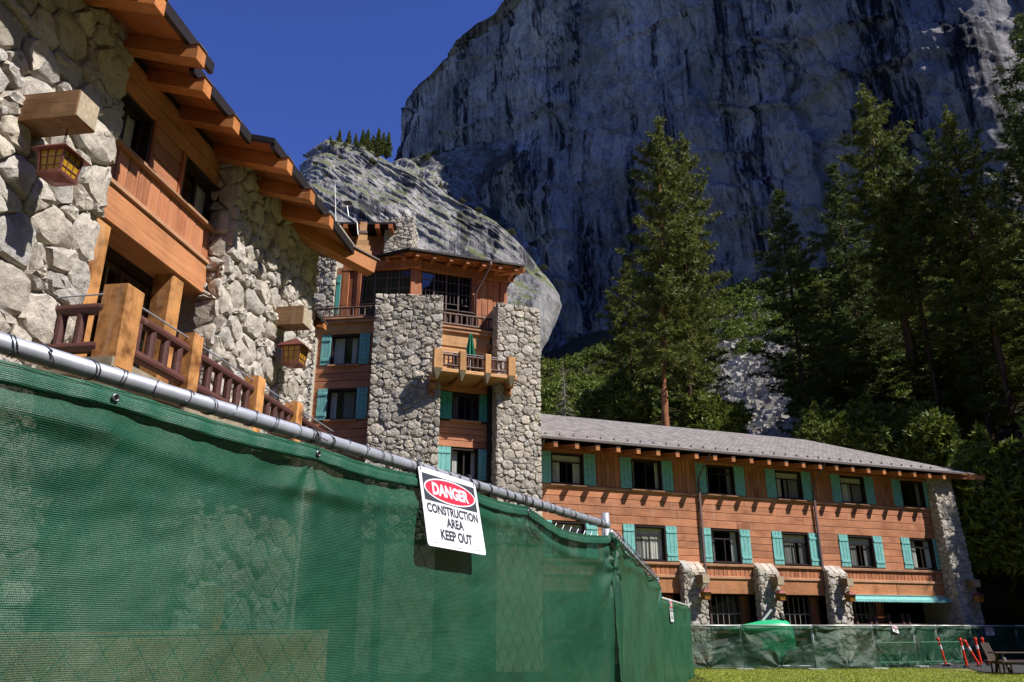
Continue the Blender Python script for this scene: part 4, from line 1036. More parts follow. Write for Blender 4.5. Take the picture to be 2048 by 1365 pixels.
g = G(); g.fbox(FTL, -6.6, -3.78, -5.5, -.55, 0, 20.2); ch = part('chimney_stack', g, M['mortar'], tower)
stone_field('T', ch, FTL, -6.4, -3.74, 14.9, 20.2, -.55, .36, rs, .004, .08, npt=9)
FCs = Frame(*FTL.w(-3.75, 0, 0)[:2], AZT - 90); 
# crown storey -----------------------------------------------------
FC = FT.shifted(0, -.85); FCL = FTL.shifted(0, -.85)
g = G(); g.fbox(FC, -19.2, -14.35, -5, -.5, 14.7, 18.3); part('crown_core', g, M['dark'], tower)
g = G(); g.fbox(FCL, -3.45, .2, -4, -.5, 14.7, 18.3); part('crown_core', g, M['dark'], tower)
def crown_face(F, posts, t0, t1, wins):
    for (a, b) in posts: g = G(); g.cbox(F, a, b, -.1, .10, 14.7, 18.15, .02); part('post', g, M['deepW'], tower)
    g = G(); g.cbox(F, t0, t1, -.1, .12, 17.72, 18.2, .02); part('head_beam', g, M['deepW'], tower)
    for (a, b, n, gl) in wins:
        g = G(); st = (b - a) / n
        for i in range(n + 1): g.fbox(F, a + i * st - .035, a + i * st + .035, -.12, -.04, 15.0, 17.72)
        for z in (15.0, 16.2, 16.75, 17.3): g.fbox(F, a, b, -.10, -.055, z, z + (.06 if z == 15.0 else .03))
        for i in range(n):
            for q in (1, 2): g.fbox(F, a + (i + q / 3) * st - .008, a + (i + q / 3) * st + .008, -.095, -.06, 16.2, 17.7)
        wn = part('window', g, M['mullion'], tower)
        for i in range(n):
            p_ = G(); p_.quad(F.w(a + i * st, -.08, 15.0), F.w(a + (i + 1) * st, -.08, 15.0), F.w(a + (i + 1) * st, -.08, 17.7), F.w(a + i * st, -.08, 17.7)); part('pane', p_, M[gl], wn)
crown_face(FC, [(-19.25, -18.72), (-16.20, -16.02), (-14.75, -14.4)], -19.3, -14.35, [(-18.68, -16.24, 4, 'glasspurple')])
vboards(FC, tower, -16.0, -14.77, 14.7, 17.7, .30, [], M['deepW'], rs, .02)
crown_face(FCL, [(-3.48, -3.15), (-2.75, -2.55)], -3.5, .3, [(-2.5, -.15, 4, 'glass')])
vboards(FCL, tower, -3.15, -2.75, 14.7, 17.7, .26, [], M['deepT'], rs, .02)
# teal shutter and siding beside the chimney
shutter(FCL, -3.74, -3.54, .12, 15.5, 17.5, M['tealdark'], part('side_panel', G().fbox(FCL, -3.76, -3.5, -.2, .1, 14.7, 17.9), M['whT'], tower))
# terrace furniture seen over the rail
for q in (-17.6, -16.9):
    g = G(); zt = 15.62
    g.fbox(FT, q, q + .62, -.62, -.22, zt, zt + .05)
    for a in (.05, .5): g.fbox(FT, q + a, q + a + .06, -.46, -.40, 14.69, zt)
    single('terrace_chair' if 0 else 'terrace_table', g, M['tablewood'], 'weathered terrace table behind the tower rail, %s of two' % ('left' if q < -17.2 else 'right'), 'table', 'tables on the tower terrace')
# roof of the crown
zc = 18.30
A = Vector((-7.9, 35.05, zc)); B = Vector((-4.77, 33.55, zc)) ; Cc = Vector((.64, 35.46, zc)); Dd = Vector((-.95, 39.9, zc)); E_ = Vector((-9, 41, zc))
apex = Vector((-4.6, 38.2, zc + 1.0))
g = G(); P5 = [A, B, Cc, Dd, E_]
g.add([tuple(p) for p in P5] + [tuple(p + Vector((0, 0, .10))) for p in P5] + [tuple(apex)], [(4, 3, 2, 1, 0)] + [(i, (i + 1) % 5, 5 + (i + 1) % 5, 5 + i) for i in range(5)] + [(5 + i, 5 + (i + 1) % 5, 10) for i in range(5)])
croof = part('crown_roof', g, M['gutter'], tower)
ctr = sum(P5, Vector()) / 5
g = G(); P6 = [p + (ctr - p).normalized() * .22 - Vector((0, 0, .035)) for p in P5]; g.add([tuple(p) for p in P6] + [tuple(p + Vector((0, 0, .03))) for p in P6], [(4, 3, 2, 1, 0), (5, 6, 7, 8, 9)] + [(i, (i + 1) % 5, 5 + (i + 1) % 5, 5 + i) for i in range(5)]); part('soffit', g, M['soffitW'], tower)
def crown_rafters(p, q, n, inn):
    inn = Vector(inn).normalized()
    for i in range(n):
        a = p + (q - p) * ((i + .5) / n) + inn * .10
        g = G(); g.beam(tuple(a - Vector((0, 0, .15))), tuple(a + inn * 1.5 - Vector((0, 0, .13))), .17, .19); r_ = part('rafter', g, M['rafterT'], tower)
        g = G(); g.beam(tuple(a - Vector((0, 0, .045)) - inn * .02), tuple(a + inn * .15 - Vector((0, 0, .045))), .20, .015); part('rafter_cap', g, M['gutterW'], r_)
crown_rafters(A, B, 4, (.13, .99, 0)); crown_rafters(B, Cc, 7, (-.358, .934, 0)); crown_rafters(Cc, Dd, 5, (-.93, -.36, 0))
g = G(); g.beam(tuple(Cc + Vector((-.05, .02, -.18))), tuple(Cc + Vector((-2.4, .7, -.16))), .22, .24); part('hip_beam', g, M['rafterT'], tower)
g = G(); a_ = FC.w(-15.6, 1.1, 18.2); g.path([a_, FC.w(-15.62, 1.02, 18.0), FC.w(-16.05, .2, 16.9), FC.w(-16.05, .18, 14.7)], .05, 8); part('downpipe', g, M['downpipe'], tower, smooth=True)
# balcony ------------------------------------------------------------
bo = 1.55
g = G(); g.cbox(FT, -18.45, -14.75, .0, bo - .05, 12.02, 12.20, .03); part('balcony_floor', g, M['honey'], tower)
posts = [(-18.62, -18.22), (-17.45, -17.15), (-16.28, -16.0), (-15.20, -14.85)]
for k, (a, b) in enumerate(posts):
    g = G(); g.cbox(FT, a, b, bo - .28, bo, 12.16, 13.05, .02); bp = part('balcony_post', g, M['postW'], tower)
    g = G(); c_ = (a + b) / 2; hw = (b - a) / 2
    g.add([FT.w(a, bo + .01, 12.16), FT.w(b, bo + .01, 12.16), FT.w(b, bo - .3, 12.16), FT.w(a, bo - .3, 12.16), FT.w(a, bo - .3, 11.9), FT.w(b, bo - .3, 11.9), FT.w(c_, bo - .18, 11.72)],
          [(0, 1, 2, 3), (1, 0, 6), (0, 4, 6), (5, 1, 6), (4, 5, 6), (0, 3, 4), (1, 5, 2), (2, 5, 4, 3)])
    part('post_foot', g, M['endgrain'], bp)
    g = G(); g.fbox(FT, a + .03, b - .03, -.1, bo - .3, 11.84, 12.02); part('joist', g, M['woW'], tower)
for (a, b, n) in ((-18.22, -17.45, 4), (-17.15, -16.28, 4), (-16.0, -15.20, 4)):
    log_rail(FT, tower, a, b, bo - .12, 12.83, 12.36, n, M['log'], .055, .045)
    g = G(); g.tube(FT.w(a, bo - .12, 12.95), FT.w(b, bo - .12, 12.95), .012, n=6); part('hand_rail', g, M['pipe'], tower)
for side, (a, b) in enumerate(((-18.62, -18.32), (-15.14, -14.84))):
    for k in range(4):
        z1 = 12.02 - .33 * k; ot = bo - .30 - .26 * k
        g = G()
        g.add([FT.w(a, -.2, z1 - .31), FT.w(b, -.2, z1 - .31), FT.w(b, -.2, z1), FT.w(a, -.2, z1), FT.w(a, ot, z1 - .31 + .02), FT.w(b, ot, z1 - .29), FT.w(b, ot, z1), FT.w(a, ot, z1), FT.w((a + b) / 2, ot + .12, z1 - .15)],
              [(3, 2, 1, 0), (0, 1, 5, 4), (1, 2, 6, 5), (2, 3, 7, 6), (3, 0, 4, 7), (4, 5, 8), (5, 6, 8), (6, 7, 8), (7, 4, 8)])
        part('corbel_log', g, M['woW'], tower)
stone_flush('T', tower, M['stone_far'], 295)
# parasol
pu = FT.w(-16.72, .75, 12.2)
par = thing('parasol', pu, 'closed green parasol standing on the corbelled tower balcony', 'parasol')
g = G(); g.tube(pu, (pu[0], pu[1], pu[2] + 2.05), .02, n=6); part('pole', g, M['whiterail'], par)
g = G(); vs = []; nn = 18
prof = [(.03, 2.0), (.07, 1.9), (.11, 1.6), (.16, 1.25), (.20, .98), (.19, .95)]
for (r_, z) in prof:
    for i in range(nn):
        a = 2 * PI * i / nn; q = r_ * (1.25 if i % 2 else .72); vs.append((pu[0] + q * math.cos(a), pu[1] + q * math.sin(a), pu[2] + z))
g.add(vs, [(k * nn + i, k * nn + (i + 1) % nn, (k + 1) * nn + (i + 1) % nn, (k + 1) * nn + i) for k in range(len(prof) - 1) for i in range(nn)]); part('canopy', g, M['umbrella'], par)
# structures above the crown roof
def rp(px, py, Y): r = pixray(px, py); k = Y / r.y; return Vector((r.x * k, Y, EYE + r.z * k))
rs = random.Random(9)
FCH = Frame(rp(740, 430, 43).x, 43.0, 90)
upr = thing('roof_lantern_house', (FCH.x + 1, 45, 17), 'small stone-chimneyed roof house with timber eaves above the tower roof', 'building')
zt = rp(780, 430, 43).z
g = G(); g.fbox(FCH, 1.0, 2.6, -2.2, 0, 15, zt - .3); st_ = part('chimney_stack', g, M['mortar'], upr)
stone_field('U', st_, FCH, .95, 2.65, 18.0, zt - .2, 0, .30, rs, .004, .08, npt=9)
FCR = Frame(*FCH.w(2.62, 0, 0)[:2], 0); stone_field('U', st_, FCR, .0, 2.2, 18.0, zt - .2, 0, .30, rs, .004, .08, npt=9)
stone_flush('U', upr, M['stone_far'], 150)
g = G(); g.fbox(FCH, -1.6, 1.0, -2, -.3, 17, zt - 1.3); part('wall_core', g, M['deepW'], upr)
g = G(); g.fbox(FCH, -1.9, 1.7, -2.6, .7, zt - 1.02, zt - .88); part('flat_roof', g, M['gutter'], upr)
for t in (-1.4, -.5, .5, 1.3):
    g = G(); g.fbox(FCH, t, t + .24, -1, .76, zt - 1.30, zt - 1.03); part('rafter', g, M['rafterT'], upr)
bx = rp(728, 500, 37.6); FB = Frame(bx.x - .35, bx.y, 78)
zb0 = rp(728, 500, 37.6).z; zb1 = rp(728, 466, 37.6).z; zb2 = rp(728, 440, 37.6).z
for k in range(4):
    z0 = zb0 - .3 + (zb1 - zb0 + .3) * k / 4; z1 = zb0 - .3 + (zb1 - zb0 + .3) * (k + 1) / 4 - .02; q = .05 * k
    g = G(); g.fbox(FB, -.15 + q, .75 - q * 1.8, -1.2, 0 - q, z0, z1); part('clad_course', g, M['honey'], upr)
g = G(); g.fbox(FB, .05, .42, -.6, -.2, zb1 - .05, zb2); part('vent_post', g, M['honey'], upr)
g = G(); g.fbox(FB, .0, .47, -.65, -.15, zb1 + .1, zb1 + .22); part('vent_collar', g, M['gutterW'], upr)
dish = thing('satellite_dish', tuple(rp(700, 440, 39)), 'pale satellite dish on a bent arm at the tower roof edge', 'dish')
c0 = rp(694, 410, 39); g = G(); vs = [tuple(c0)]; 
for (r_, dd) in ((.14, .03), (.28, .09)):
    for i in range(16): a = 2 * PI * i / 16; vs.append((c0.x + r_ * 1.15 * math.cos(a), c0.y - dd, c0.z + r_ * math.sin(a) * .8))
g.add(vs, [(0, 1 + i, 1 + (i + 1) % 16) for i in range(16)] + [(1 + i, 17 + i, 17 + (i + 1) % 16, 1 + (i + 1) % 16) for i in range(16)]); part('reflector', g, M['gutterW'], dish)
g = G(); g.path([tuple(rp(694, 412, 38.9)), tuple(rp(697, 432, 38.9)), tuple(rp(714, 446, 38.9)), tuple(rp(716, 470, 38.9))], .03, 6); part('arm', g, M['whiterail'], dish)
mast = thing('antenna_mast', tuple(rp(672, 470, 38)), 'thin white antenna mast rising behind the near lodge eaves', 'antenna')
g = G(); g.tube(tuple(rp(672, 475, 38)), tuple(rp(670, 370, 38)), .035, .02, 6); part('mast', g, M['white'], mast)
g = G()
for k, (a, b) in enumerate((((672, 395), (682, 405)), ((672, 410), (685, 392)), ((672, 425), (680, 432)))): g.tube(tuple(rp(*a, 38)), tuple(rp(*b, 38)), .012, n=5)
part('aerial', g, M['white'], mast)

# ================================================================== NEAR FENCE
FF = Frame(-1.4478, 2.1485, AZF)
def screen(F, t0, t1, z0, top, ob, name, mat, parent, seed, nt_=160, nz_=70, amp=.02, pull=()):
    tt = np.linspace(t0, t1, nt_); s = np.linspace(0, 1, nz_)
    Tt, Ss = np.meshgrid(tt, s); topz = np.array([top(t) for t in tt])[None, :]
    Z = z0 + (topz - z0) * Ss
    Oo = ob + (fbm(Tt * 1.1 + seed, Z * 1.3, seed, 4) - .5) * amp * 2.2
    Oo += (fbm(Tt * 3.0 + Z * 2.0, Z * 5.5 - Tt * 1.3, seed + 3, 4, .55, True) - .5) * amp * .8 * (.25 + .75 * np.clip((Z - z0) / (topz - z0), 0, 1))
    dtop = topz - Z                                   # slack roll below the hem and long diagonal swags
    Oo += amp * .9 * np.exp(-((dtop - .10 - .04 * np.sin(Tt * 1.7 + seed)) / .035) ** 2) * (.3 + .9 * vnoise(Tt * 1.5, Tt * 0, seed + 9))
    Oo += amp * .8 * np.sin((dtop * 5.5 + Tt * 2.1) + 3 * fbm(Tt * .8, Z * .8, seed + 4, 3)) * np.exp(-dtop / .55)
    for (pt, pz, st_, ln, ang) in pull:              # creases fanning out of a tie point
        dx = Tt - pt; dz = Z - pz; rr = np.hypot(dx, dz) + 1e-3; an = np.arctan2(dz, dx)
        Oo += st_ * np.exp(-rr / ln) * np.sin(an * ang + seed) * np.clip(rr / .04, 0, 1)
    Oo *= np.clip((1.02 - Ss) / .06, .15, 1)
    X = F.x + F.d[0] * Tt + F.n[0] * Oo; Y = F.y + F.d[1] * Tt + F.n[1] * Oo
    o = grid_mesh(name, X - ROOT[parent.name][0], Y - ROOT[parent.name][1], Z - ROOT[parent.name][2], mat); o.parent = parent; ROOT[o.name] = ROOT[parent.name]; return o
def chainlink(F, t0, t1, z0, z1, o, parent, pitch=.13, hz=.075, r=.0018):
    g = G(); nW = int((t1 - t0) / (pitch / 2)) + 1
    for i in range(0, nW):
        t = t0 + i * pitch / 2; pts = []; k = 0; z = z0
        while z < z1:
            sgn = 1 if (k + i) % 2 else -1
            pts.append(F.w(t + sgn * pitch / 4, o + .003 * sgn, z)); z += hz; k += 1
        if len(pts) > 1: g.path(pts, r, 4)
    return part('chain_link_mesh', g, M['wire'], parent, kind='stuff')
near = thing('screened_fence_panel', FF.w(2, 0, 0), 'nearest chain-link fence panel wrapped in dark green netting, galvanised top rail above', 'fence')
RZt = 2.46
g = G(); g.tube(FF.w(-2.4, 0, RZt), FF.w(4.82, 0, RZt), .0300, n=24); part('top_rail', g, M['pipe'], near, smooth=True)
g = G(); g.tube(FF.w(4.86, -.03, 0), FF.w(4.86, -.03, 2.56), .032, n=20); part('end_post', g, M['pipe'], near, smooth=True)
g = G(); g.tube(FF.w(4.74, 0, RZt), FF.w(4.80, 0, RZt), .031, n=20); part('rail_collar', g, M['pipe'], near, smooth=True)
for t in (-2.4, 1.9): g = G(); g.tube(FF.w(t, -.05, 0), FF.w(t, -.05, 2.3), .022, n=12); part('line_post', g, M['pipe'], near, smooth=True)
chainlink(FF, -2.4, 4.8, .05, 2.42, -.02, near)
def ftop(t):
    ties = [-1.0, -.62, .34, 1.31, 2.05, 2.62, 3.31, 4.75]
    for a, b in zip(ties[:-1], ties[1:]):
        if a <= t <= b:
            k = (t - a) / (b - a); s = {4: .012, 6: .045}.get(ties.index(a), .014)
            base = 2.418 - (.045 if t > 3.31 else 0) * min(1, (t - 3.31) / .5)
            return base - s * math.sin(PI * k)
    return 2.40
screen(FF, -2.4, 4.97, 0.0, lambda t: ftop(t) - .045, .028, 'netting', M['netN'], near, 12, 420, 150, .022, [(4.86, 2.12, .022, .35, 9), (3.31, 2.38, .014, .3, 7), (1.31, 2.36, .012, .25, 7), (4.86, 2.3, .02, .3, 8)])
# doubled hem with piping
tt = np.linspace(-2.4, 4.86, 300); g = G(); vs = []
prof = [(.000, .030), (-.004, .036), (-.012, .026), (-.022, .038), (-.036, .042), (-.050, .040), (-.058, .044), (-.064, .036), (-.066, .026)]
for t in tt:
    tp = ftop(t); wv = .003 * math.sin(t * 31) + .002 * math.sin(t * 57)
    for (dz, oo) in prof: vs.append(FF.w(t, oo + wv, tp + dz))
m_ = len(prof); g.add(vs, [(i * m_ + k, (i + 1) * m_ + k, (i + 1) * m_ + k + 1, i * m_ + k + 1) for i in range(len(tt) - 1) for k in range(m_ - 1)])
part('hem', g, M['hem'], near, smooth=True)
def ring_mesh(r=.029, w_=.0017, turns=1.0, tilt=.25, seed=0):
    g = G(); pts = []
    for k in range(int(22 * turns) + 1):
        a = 2 * PI * k / 22; pts.append((.012 * k / 22 / turns * turns - .006 + tilt * .03 * math.sin(a), r * math.cos(a), r * math.sin(a)))
    g.path(pts, w_, 5); return mesh_from('tie_wire', g.v, g.f, M['wire'], True)
rings = [ring_mesh(.0325, .0022, 2.0, .5), ring_mesh(.0335, .0023, 1.0, .9), ring_mesh(.0325, .0021, 1.9, -.3)]
rr_ = random.Random(4); t = -1.1; k = 0
while t < 4.75:
    o = bpy.data.objects.new('tie_wire', rings[k % 3]); C.objects.link(o); o.parent = near
    p = Vector(FF.w(t, 0, RZt)) - ROOT[near.name]; o.location = p; o.rotation_euler = (rr_.uniform(0, 6), 0, PI / 2 - R(AZF) + rr_.uniform(-.12, .12)); k += 1
    t += rr_.uniform(.10, .145)
for t in (1.31, 3.31, 2.62, 2.08):
    g = G()
    for q in range(5):
        pts = []; ph = rr_.uniform(0, 6); o_ = rr_.uniform(-.012, .012)
        for kk in range(18):
            a = 2 * PI * kk / 17; pts.append(FF.w(t + o_ + .006 * math.sin(a + ph), .030 * math.cos(a) * 1.1 + .004 * q * .3, RZt + .031 * math.sin(a) - (.05 if math.sin(a) < -.5 else 0)))
        g.path(pts, .0019, 5)
    if t == 3.31:
        g.path([FF.w(t, .03, RZt + .02), FF.w(t + .05, .03, RZt + .05), FF.w(t + .32, .02, RZt + .13)], .0022, 5); g.path([FF.w(t, .045, RZt - .03), FF.w(t - .01, .05, RZt - .13)], .002, 5)
    else: g.path([FF.w(t, .03, RZt), FF.w(t + .06, .04, RZt - .012)], .002, 5)
    part('cable_tie', g, M['rubber'], near, smooth=True)
for t in (.34, 1.31, 3.31):
    g = G(); z = ftop(t) - .036
    for (r0, r1, o0, o1) in ((.014, .008, .046, .050),):
        vs = []
        for i in range(20):
            a = 2 * PI * i / 20
            vs += [FF.w(t + .014 * math.cos(a), .046, z + .014 * math.sin(a)), FF.w(t + .011 * math.cos(a), .0505, z + .011 * math.sin(a)), FF.w(t + .0075 * math.cos(a), .047, z + .0075 * math.sin(a))]
        g.add(vs, [(3 * i, 3 * ((i + 1) % 20), 3 * ((i + 1) % 20) + 1, 3 * i + 1) for i in range(20)] + [(3 * i + 1, 3 * ((i + 1) % 20) + 1, 3 * ((i + 1) % 20) + 2, 3 * i + 2) for i in range(20)])
    gm = part('grommet', g, M['wire'], near, smooth=True)
    g = G(); g.add([FF.w(t + .008 * math.cos(2 * PI * i / 12), .0465, z + .008 * math.sin(2 * PI * i / 12)) for i in range(12)], [tuple(range(12))]); part('grommet_hole', g, M['dark'], gm)

# DANGER sign ---------------------------------------------------------
def text_geo(body, width, height, bold=0.0):
    cu = bpy.data.curves.new('txt', 'FONT'); cu.body = body; cu.size = 1; cu.offset = bold; cu.resolution_u = 3
    ob = bpy.data.objects.new('txt', cu); C.objects.link(ob)
    dg = bpy.context.evaluated_depsgraph_get(); dg.update(); me = bpy.data.meshes.new_from_object(ob.evaluated_get(dg))
    v = np.array([q.co[:] for q in me.vertices]); f = [tuple(p.vertices) for p in me.polygons]
    bpy.data.objects.remove(ob); bpy.data.curves.remove(cu)
    lo_, hi = v.min(0), v.max(0)
    v[:, 0] = ((v[:, 0] - lo_[0]) / (hi[0] - lo_[0]) - .5) * width; v[:, 1] = ((v[:, 1] - lo_[1]) / (hi[1] - lo_[1]) - .5) * height
    return v, f
def make_sign(F, t0, ztop, W_, H_, tilt, o0, label, cat='sign', detail=True, roll=0.0):
    """hung from its top edge; tilt kicks the bottom edge out"""
    tl = R(tilt); cr, sr = math.cos(R(roll)), math.sin(R(roll))
    def w_(u, v, d=0):   # u right from left edge, v down from top
        u, v = u * cr - v * sr, u * sr + v * cr
        return F.w(t0 + u, o0 + v * math.sin(tl) + d * math.cos(tl), ztop - v * math.cos(tl) + d * math.sin(tl))
    root = thing('danger_sign', w_(W_ / 2, 0), label, cat)
    def rr(u0, v0, u1, v1, rad, n=6):
        P = []
        for (cx, cy, a0) in ((u1 - rad, v0 + rad, -90), (u1 - rad, v1 - rad, 0), (u0 + rad, v1 - rad, 90), (u0 + rad, v0 + rad, 180)):
            for i in range(n + 1): a = R(a0 + 90 * i / n); P.append((cx + rad * math.cos(a), cy + rad * math.sin(a)))
        return P
    P = rr(0, 0, W_, H_, .02); n = len(P); g = G()
    g.add([w_(u, v, 0) for u, v in P] + [w_(u, v, .003) for u, v in P], [tuple(reversed(range(n))), tuple(range(n, 2 * n))] + [(i, n + i, n + (i + 1) % n, (i + 1) % n) for i in range(n)])
    part('board', g, M['signwhite'], root)
    def flat(P, d, mat, name): g = G(); g.add([w_(u, v, d) for u, v in P], [tuple(range(len(P)))]); part(name, g, M[mat], root)
    d0 = .0034 if detail else .006; st = .0006 if detail else .004
    flat(rr(W_ * .045, H_ * .075, W_ * .955, H_ * .425, .003, 2), d0, 'signblack', 'header_panel')
    def oval(a, b): return [(W_ * .5 + a * math.cos(x), H_ * .25 + b * math.sin(x)) for x in np.linspace(0, 2 * PI, 49)[:-1]]
    flat(oval(W_ * .445, H_ * .165), d0 + st, 'signwhite', 'oval_border'); flat(oval(W_ * .425, H_ * .145), d0 + 2 * st, 'signred', 'oval_field')
    def txt(body, uc, vc, ww, hh, mat, d, bold):
        v, f = text_geo(body, ww, hh, bold); g = G(); g.add([w_(uc + a, vc - b, d) for a, b, c in v], f); part('lettering', g, M[mat], root)
    txt('DANGER', W_ * .5, H_ * .25, W_ * .63, H_ * .165, 'signwhite', d0 + 3 * st, .045)
    txt('CONSTRUCTION', W_ * .5, H_ * .515, W_ * .88, H_ * .125, 'signblack', d0, .042)
    txt('AREA', W_ * .5, H_ * .665, W_ * .30, H_ * .125, 'signblack', d0, .042)
    txt('KEEP OUT', W_ * .5, H_ * .83, W_ * .54, H_ * .135, 'signblack', d0, .042)
    if detail:
        g = G()
        for (u0, u1, v) in ((.09, .15, .945), (.44, .55, .965), (.80, .92, .95)):
            for q in np.arange(u0, u1, .012): g.quad(w_(q * W_, v * H_, d0), w_((q + .008) * W_, v * H_, d0), w_((q + .008) * W_, (v + .008) * H_, d0), w_(q * W_, (v + .008) * H_, d0))
        part('small_print', g, M['signblack'], root)
        for u in (.03, .96):
            g = G(); g.path([w_(u * W_, .055 * H_, .005), w_(u * W_, -.01, .006), w_(u * W_ - .004, -.05, -.01), w_(u * W_, -.055, -.05), w_(u * W_ + .004, .0, -.06), w_(u * W_, .05 * H_, -.002)], .0018, 5); part('wire_tie', g, M['wire'], root)
    return root
make_sign(FF, 2.06, 2.462, .575, .402, 11.5, .036, 'white DANGER CONSTRUCTION AREA KEEP OUT sign with red oval wired to the nearest fence rail', roll=.6)

# second and third screened panels running away
p0 = FF.w(4.86, .0, 0); F2 = Frame(p0[0], p0[1], math.degrees(math.atan2(2.38 - p0[0], 13.6 - p0[1]))); L2 = math.hypot(2.38 - p0[0], 13.6 - p0[1])
f2 = thing('screened_fence_panel', F2.w(3, 0, 0), 'second green-netted fence run, receding from the end post beyond the danger sign', 'fence')
g = G(); g.tube(F2.w(.1, 0, 2.42), F2.w(L2, 0, 2.42), .022, n=12); part('top_rail', g, M['pipe'], f2, smooth=True)
g = G(); g.tube(F2.w(L2, 0, 0), F2.w(L2, 0, 2.46), .03, n=12); part('end_post', g, M['pipe'], f2, smooth=True)
chainlink(F2, .05, L2, .1, 2.44, -.02, f2, .10, .06, .002)
def top2(t): return 2.40 - .05 * math.sin(PI * min(1, max(0, t / L2))) - .02 * math.sin(t * 1.9) ** 2
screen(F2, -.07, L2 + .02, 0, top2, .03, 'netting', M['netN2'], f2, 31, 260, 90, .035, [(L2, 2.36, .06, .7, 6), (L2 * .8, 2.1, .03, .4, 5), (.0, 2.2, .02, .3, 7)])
g = G(); g.path([F2.w(t, .035 + .01 * math.sin(t * 4), top2(t) - .03) for t in np.linspace(0, L2, 40)], .012, 6); part('hem_cord', g, M['hem'], f2, smooth=True)
k = 0
for t in np.linspace(.25, L2 - .2, 34):
    o = bpy.data.objects.new('tie_wire', rings[k % 3]); C.objects.link(o); o.parent = f2; k += 1
    o.location = Vector(F2.w(t, 0, 2.42)) - ROOT[f2.name]; o.rotation_euler = (rr_.uniform(0, 6), 0, PI / 2 - R(F2.az)); o.scale = (1, 1.2, 1.5)
q0 = Vector((3.45, 20.6)); q1 = Vector((6.53, 31.1)); F3 = Frame(q0.x, q0.y, math.degrees(math.atan2(q1.x - q0.x, q1.y - q0.y))); L3 = (q1 - q0).length
f3 = thing('screened_fence_panel', F3.w(5, 0, 0), 'third green-netted fence run with a narrow danger sign, ending at the far fence', 'fence')
g = G(); g.tube(F3.w(0, 0, 2.44), F3.w(L3, 0, 2.44), .035, n=10); part('top_rail', g, M['whiterail'], f3, smooth=True)
g = G(); g.tube(F3.w(L3, 0, 0), F3.w(L3, 0, 2.5), .035, n=10); part('end_post', g, M['whiterail'], f3, smooth=True)
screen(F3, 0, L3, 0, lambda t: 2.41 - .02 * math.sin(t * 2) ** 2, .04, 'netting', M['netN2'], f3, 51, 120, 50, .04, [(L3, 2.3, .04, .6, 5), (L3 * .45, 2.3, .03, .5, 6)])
make_sign(F3, 3.3, 2.46, .85, .62, 2, .07, 'small danger sign seen edge-on on the third green fence run', detail=False)

# ================================================================== FAR FENCE AND YARD
far_pts = [(6.9, 36.9), (9.9, 36.7), (12.9, 36.5), (15.8, 37.2), (18.4, 38.9), (20.6, 41.2), (23.2, 42.9), (26.1, 43.9), (29.1, 44.5), (32.1, 44.9)]
ords = ['first', 'second', 'third', 'fourth', 'fifth', 'sixth', 'seventh', 'eighth', 'ninth']
for i in range(len(far_pts) - 1):
    a, b = Vector(far_pts[i]), Vector(far_pts[i + 1]); F = Frame(a.x, a.y, math.degrees(math.atan2(b.x - a.x, b.y - a.y))); L = (b - a).length
    t_ = thing('temporary_fence_panel', F.w(L / 2, 0, 0), '%s green netted fence panel counted from the left across the lawn' % ords[i], 'fence', 'low netted fence panels across the lawn')
    g = G(); g.tube(F.w(0, 0, 1.76), F.w(L, 0, 1.76), .03, n=8); part('top_rail', g, M['whiterail'], t_, smooth=True)
    for q in (.03, L - .03): g = G(); g.tube(F.w(q, 0, 0), F.w(q, 0, 1.80), .024, n=8); part('post', g, M['pipe'], t_, smooth=True)
    g = G(); g.tube(F.w(0, 0, .15), F.w(L, 0, .15), .018, n=6); part('bottom_rail', g, M['pipe'], t_, smooth=True)
    chainlink(F, .05, L, .15, 1.74, -.02, t_, .16, .09, .0022)
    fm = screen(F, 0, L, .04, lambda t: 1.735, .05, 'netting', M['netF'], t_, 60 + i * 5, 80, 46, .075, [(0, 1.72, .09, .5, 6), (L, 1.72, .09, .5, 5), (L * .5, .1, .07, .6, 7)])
    g = G(); g.fbox(F, L - .35, L + .35, -.25, .3, 0.0, .05); part('base_plate', g, M['whiterail'], t_)
s_f = Frame(18.4, 38.9, 57)
make_sign(s_f, -1.7, 1.80, .40, .30, 12, .09, 'small tilted white notice on the far fence below the teal awning', detail=False, roll=14)
make_sign(Frame(23.2, 42.9, 71), .9, 1.70, .55, .40, 2, .09, 'small white notice on the far fence near the orange posts', detail=False)

# lawn, path
def sheet(name, pts, z, mat, **k):
    g = G(); g.add([(x, y, z) for x, y in pts], [tuple(range(len(pts)))]); o = part(name, g, mat); tag(o, kind='structure'); return o
sheet('lawn', [(4.5, 8), (60, 8), (60, 20), (21.5, 30.8), (18.6, 34.2), (19.6, 37.0), (14, 38), (8, 39), (7, 33)], .004, M['lawn'])
sheet('path', [(60, 20.2), (60, 60), (14, 60), (14, 38.2), (19.7, 37.1), (18.8, 34.2), (21.7, 30.9)], .008, M['asphalt'])
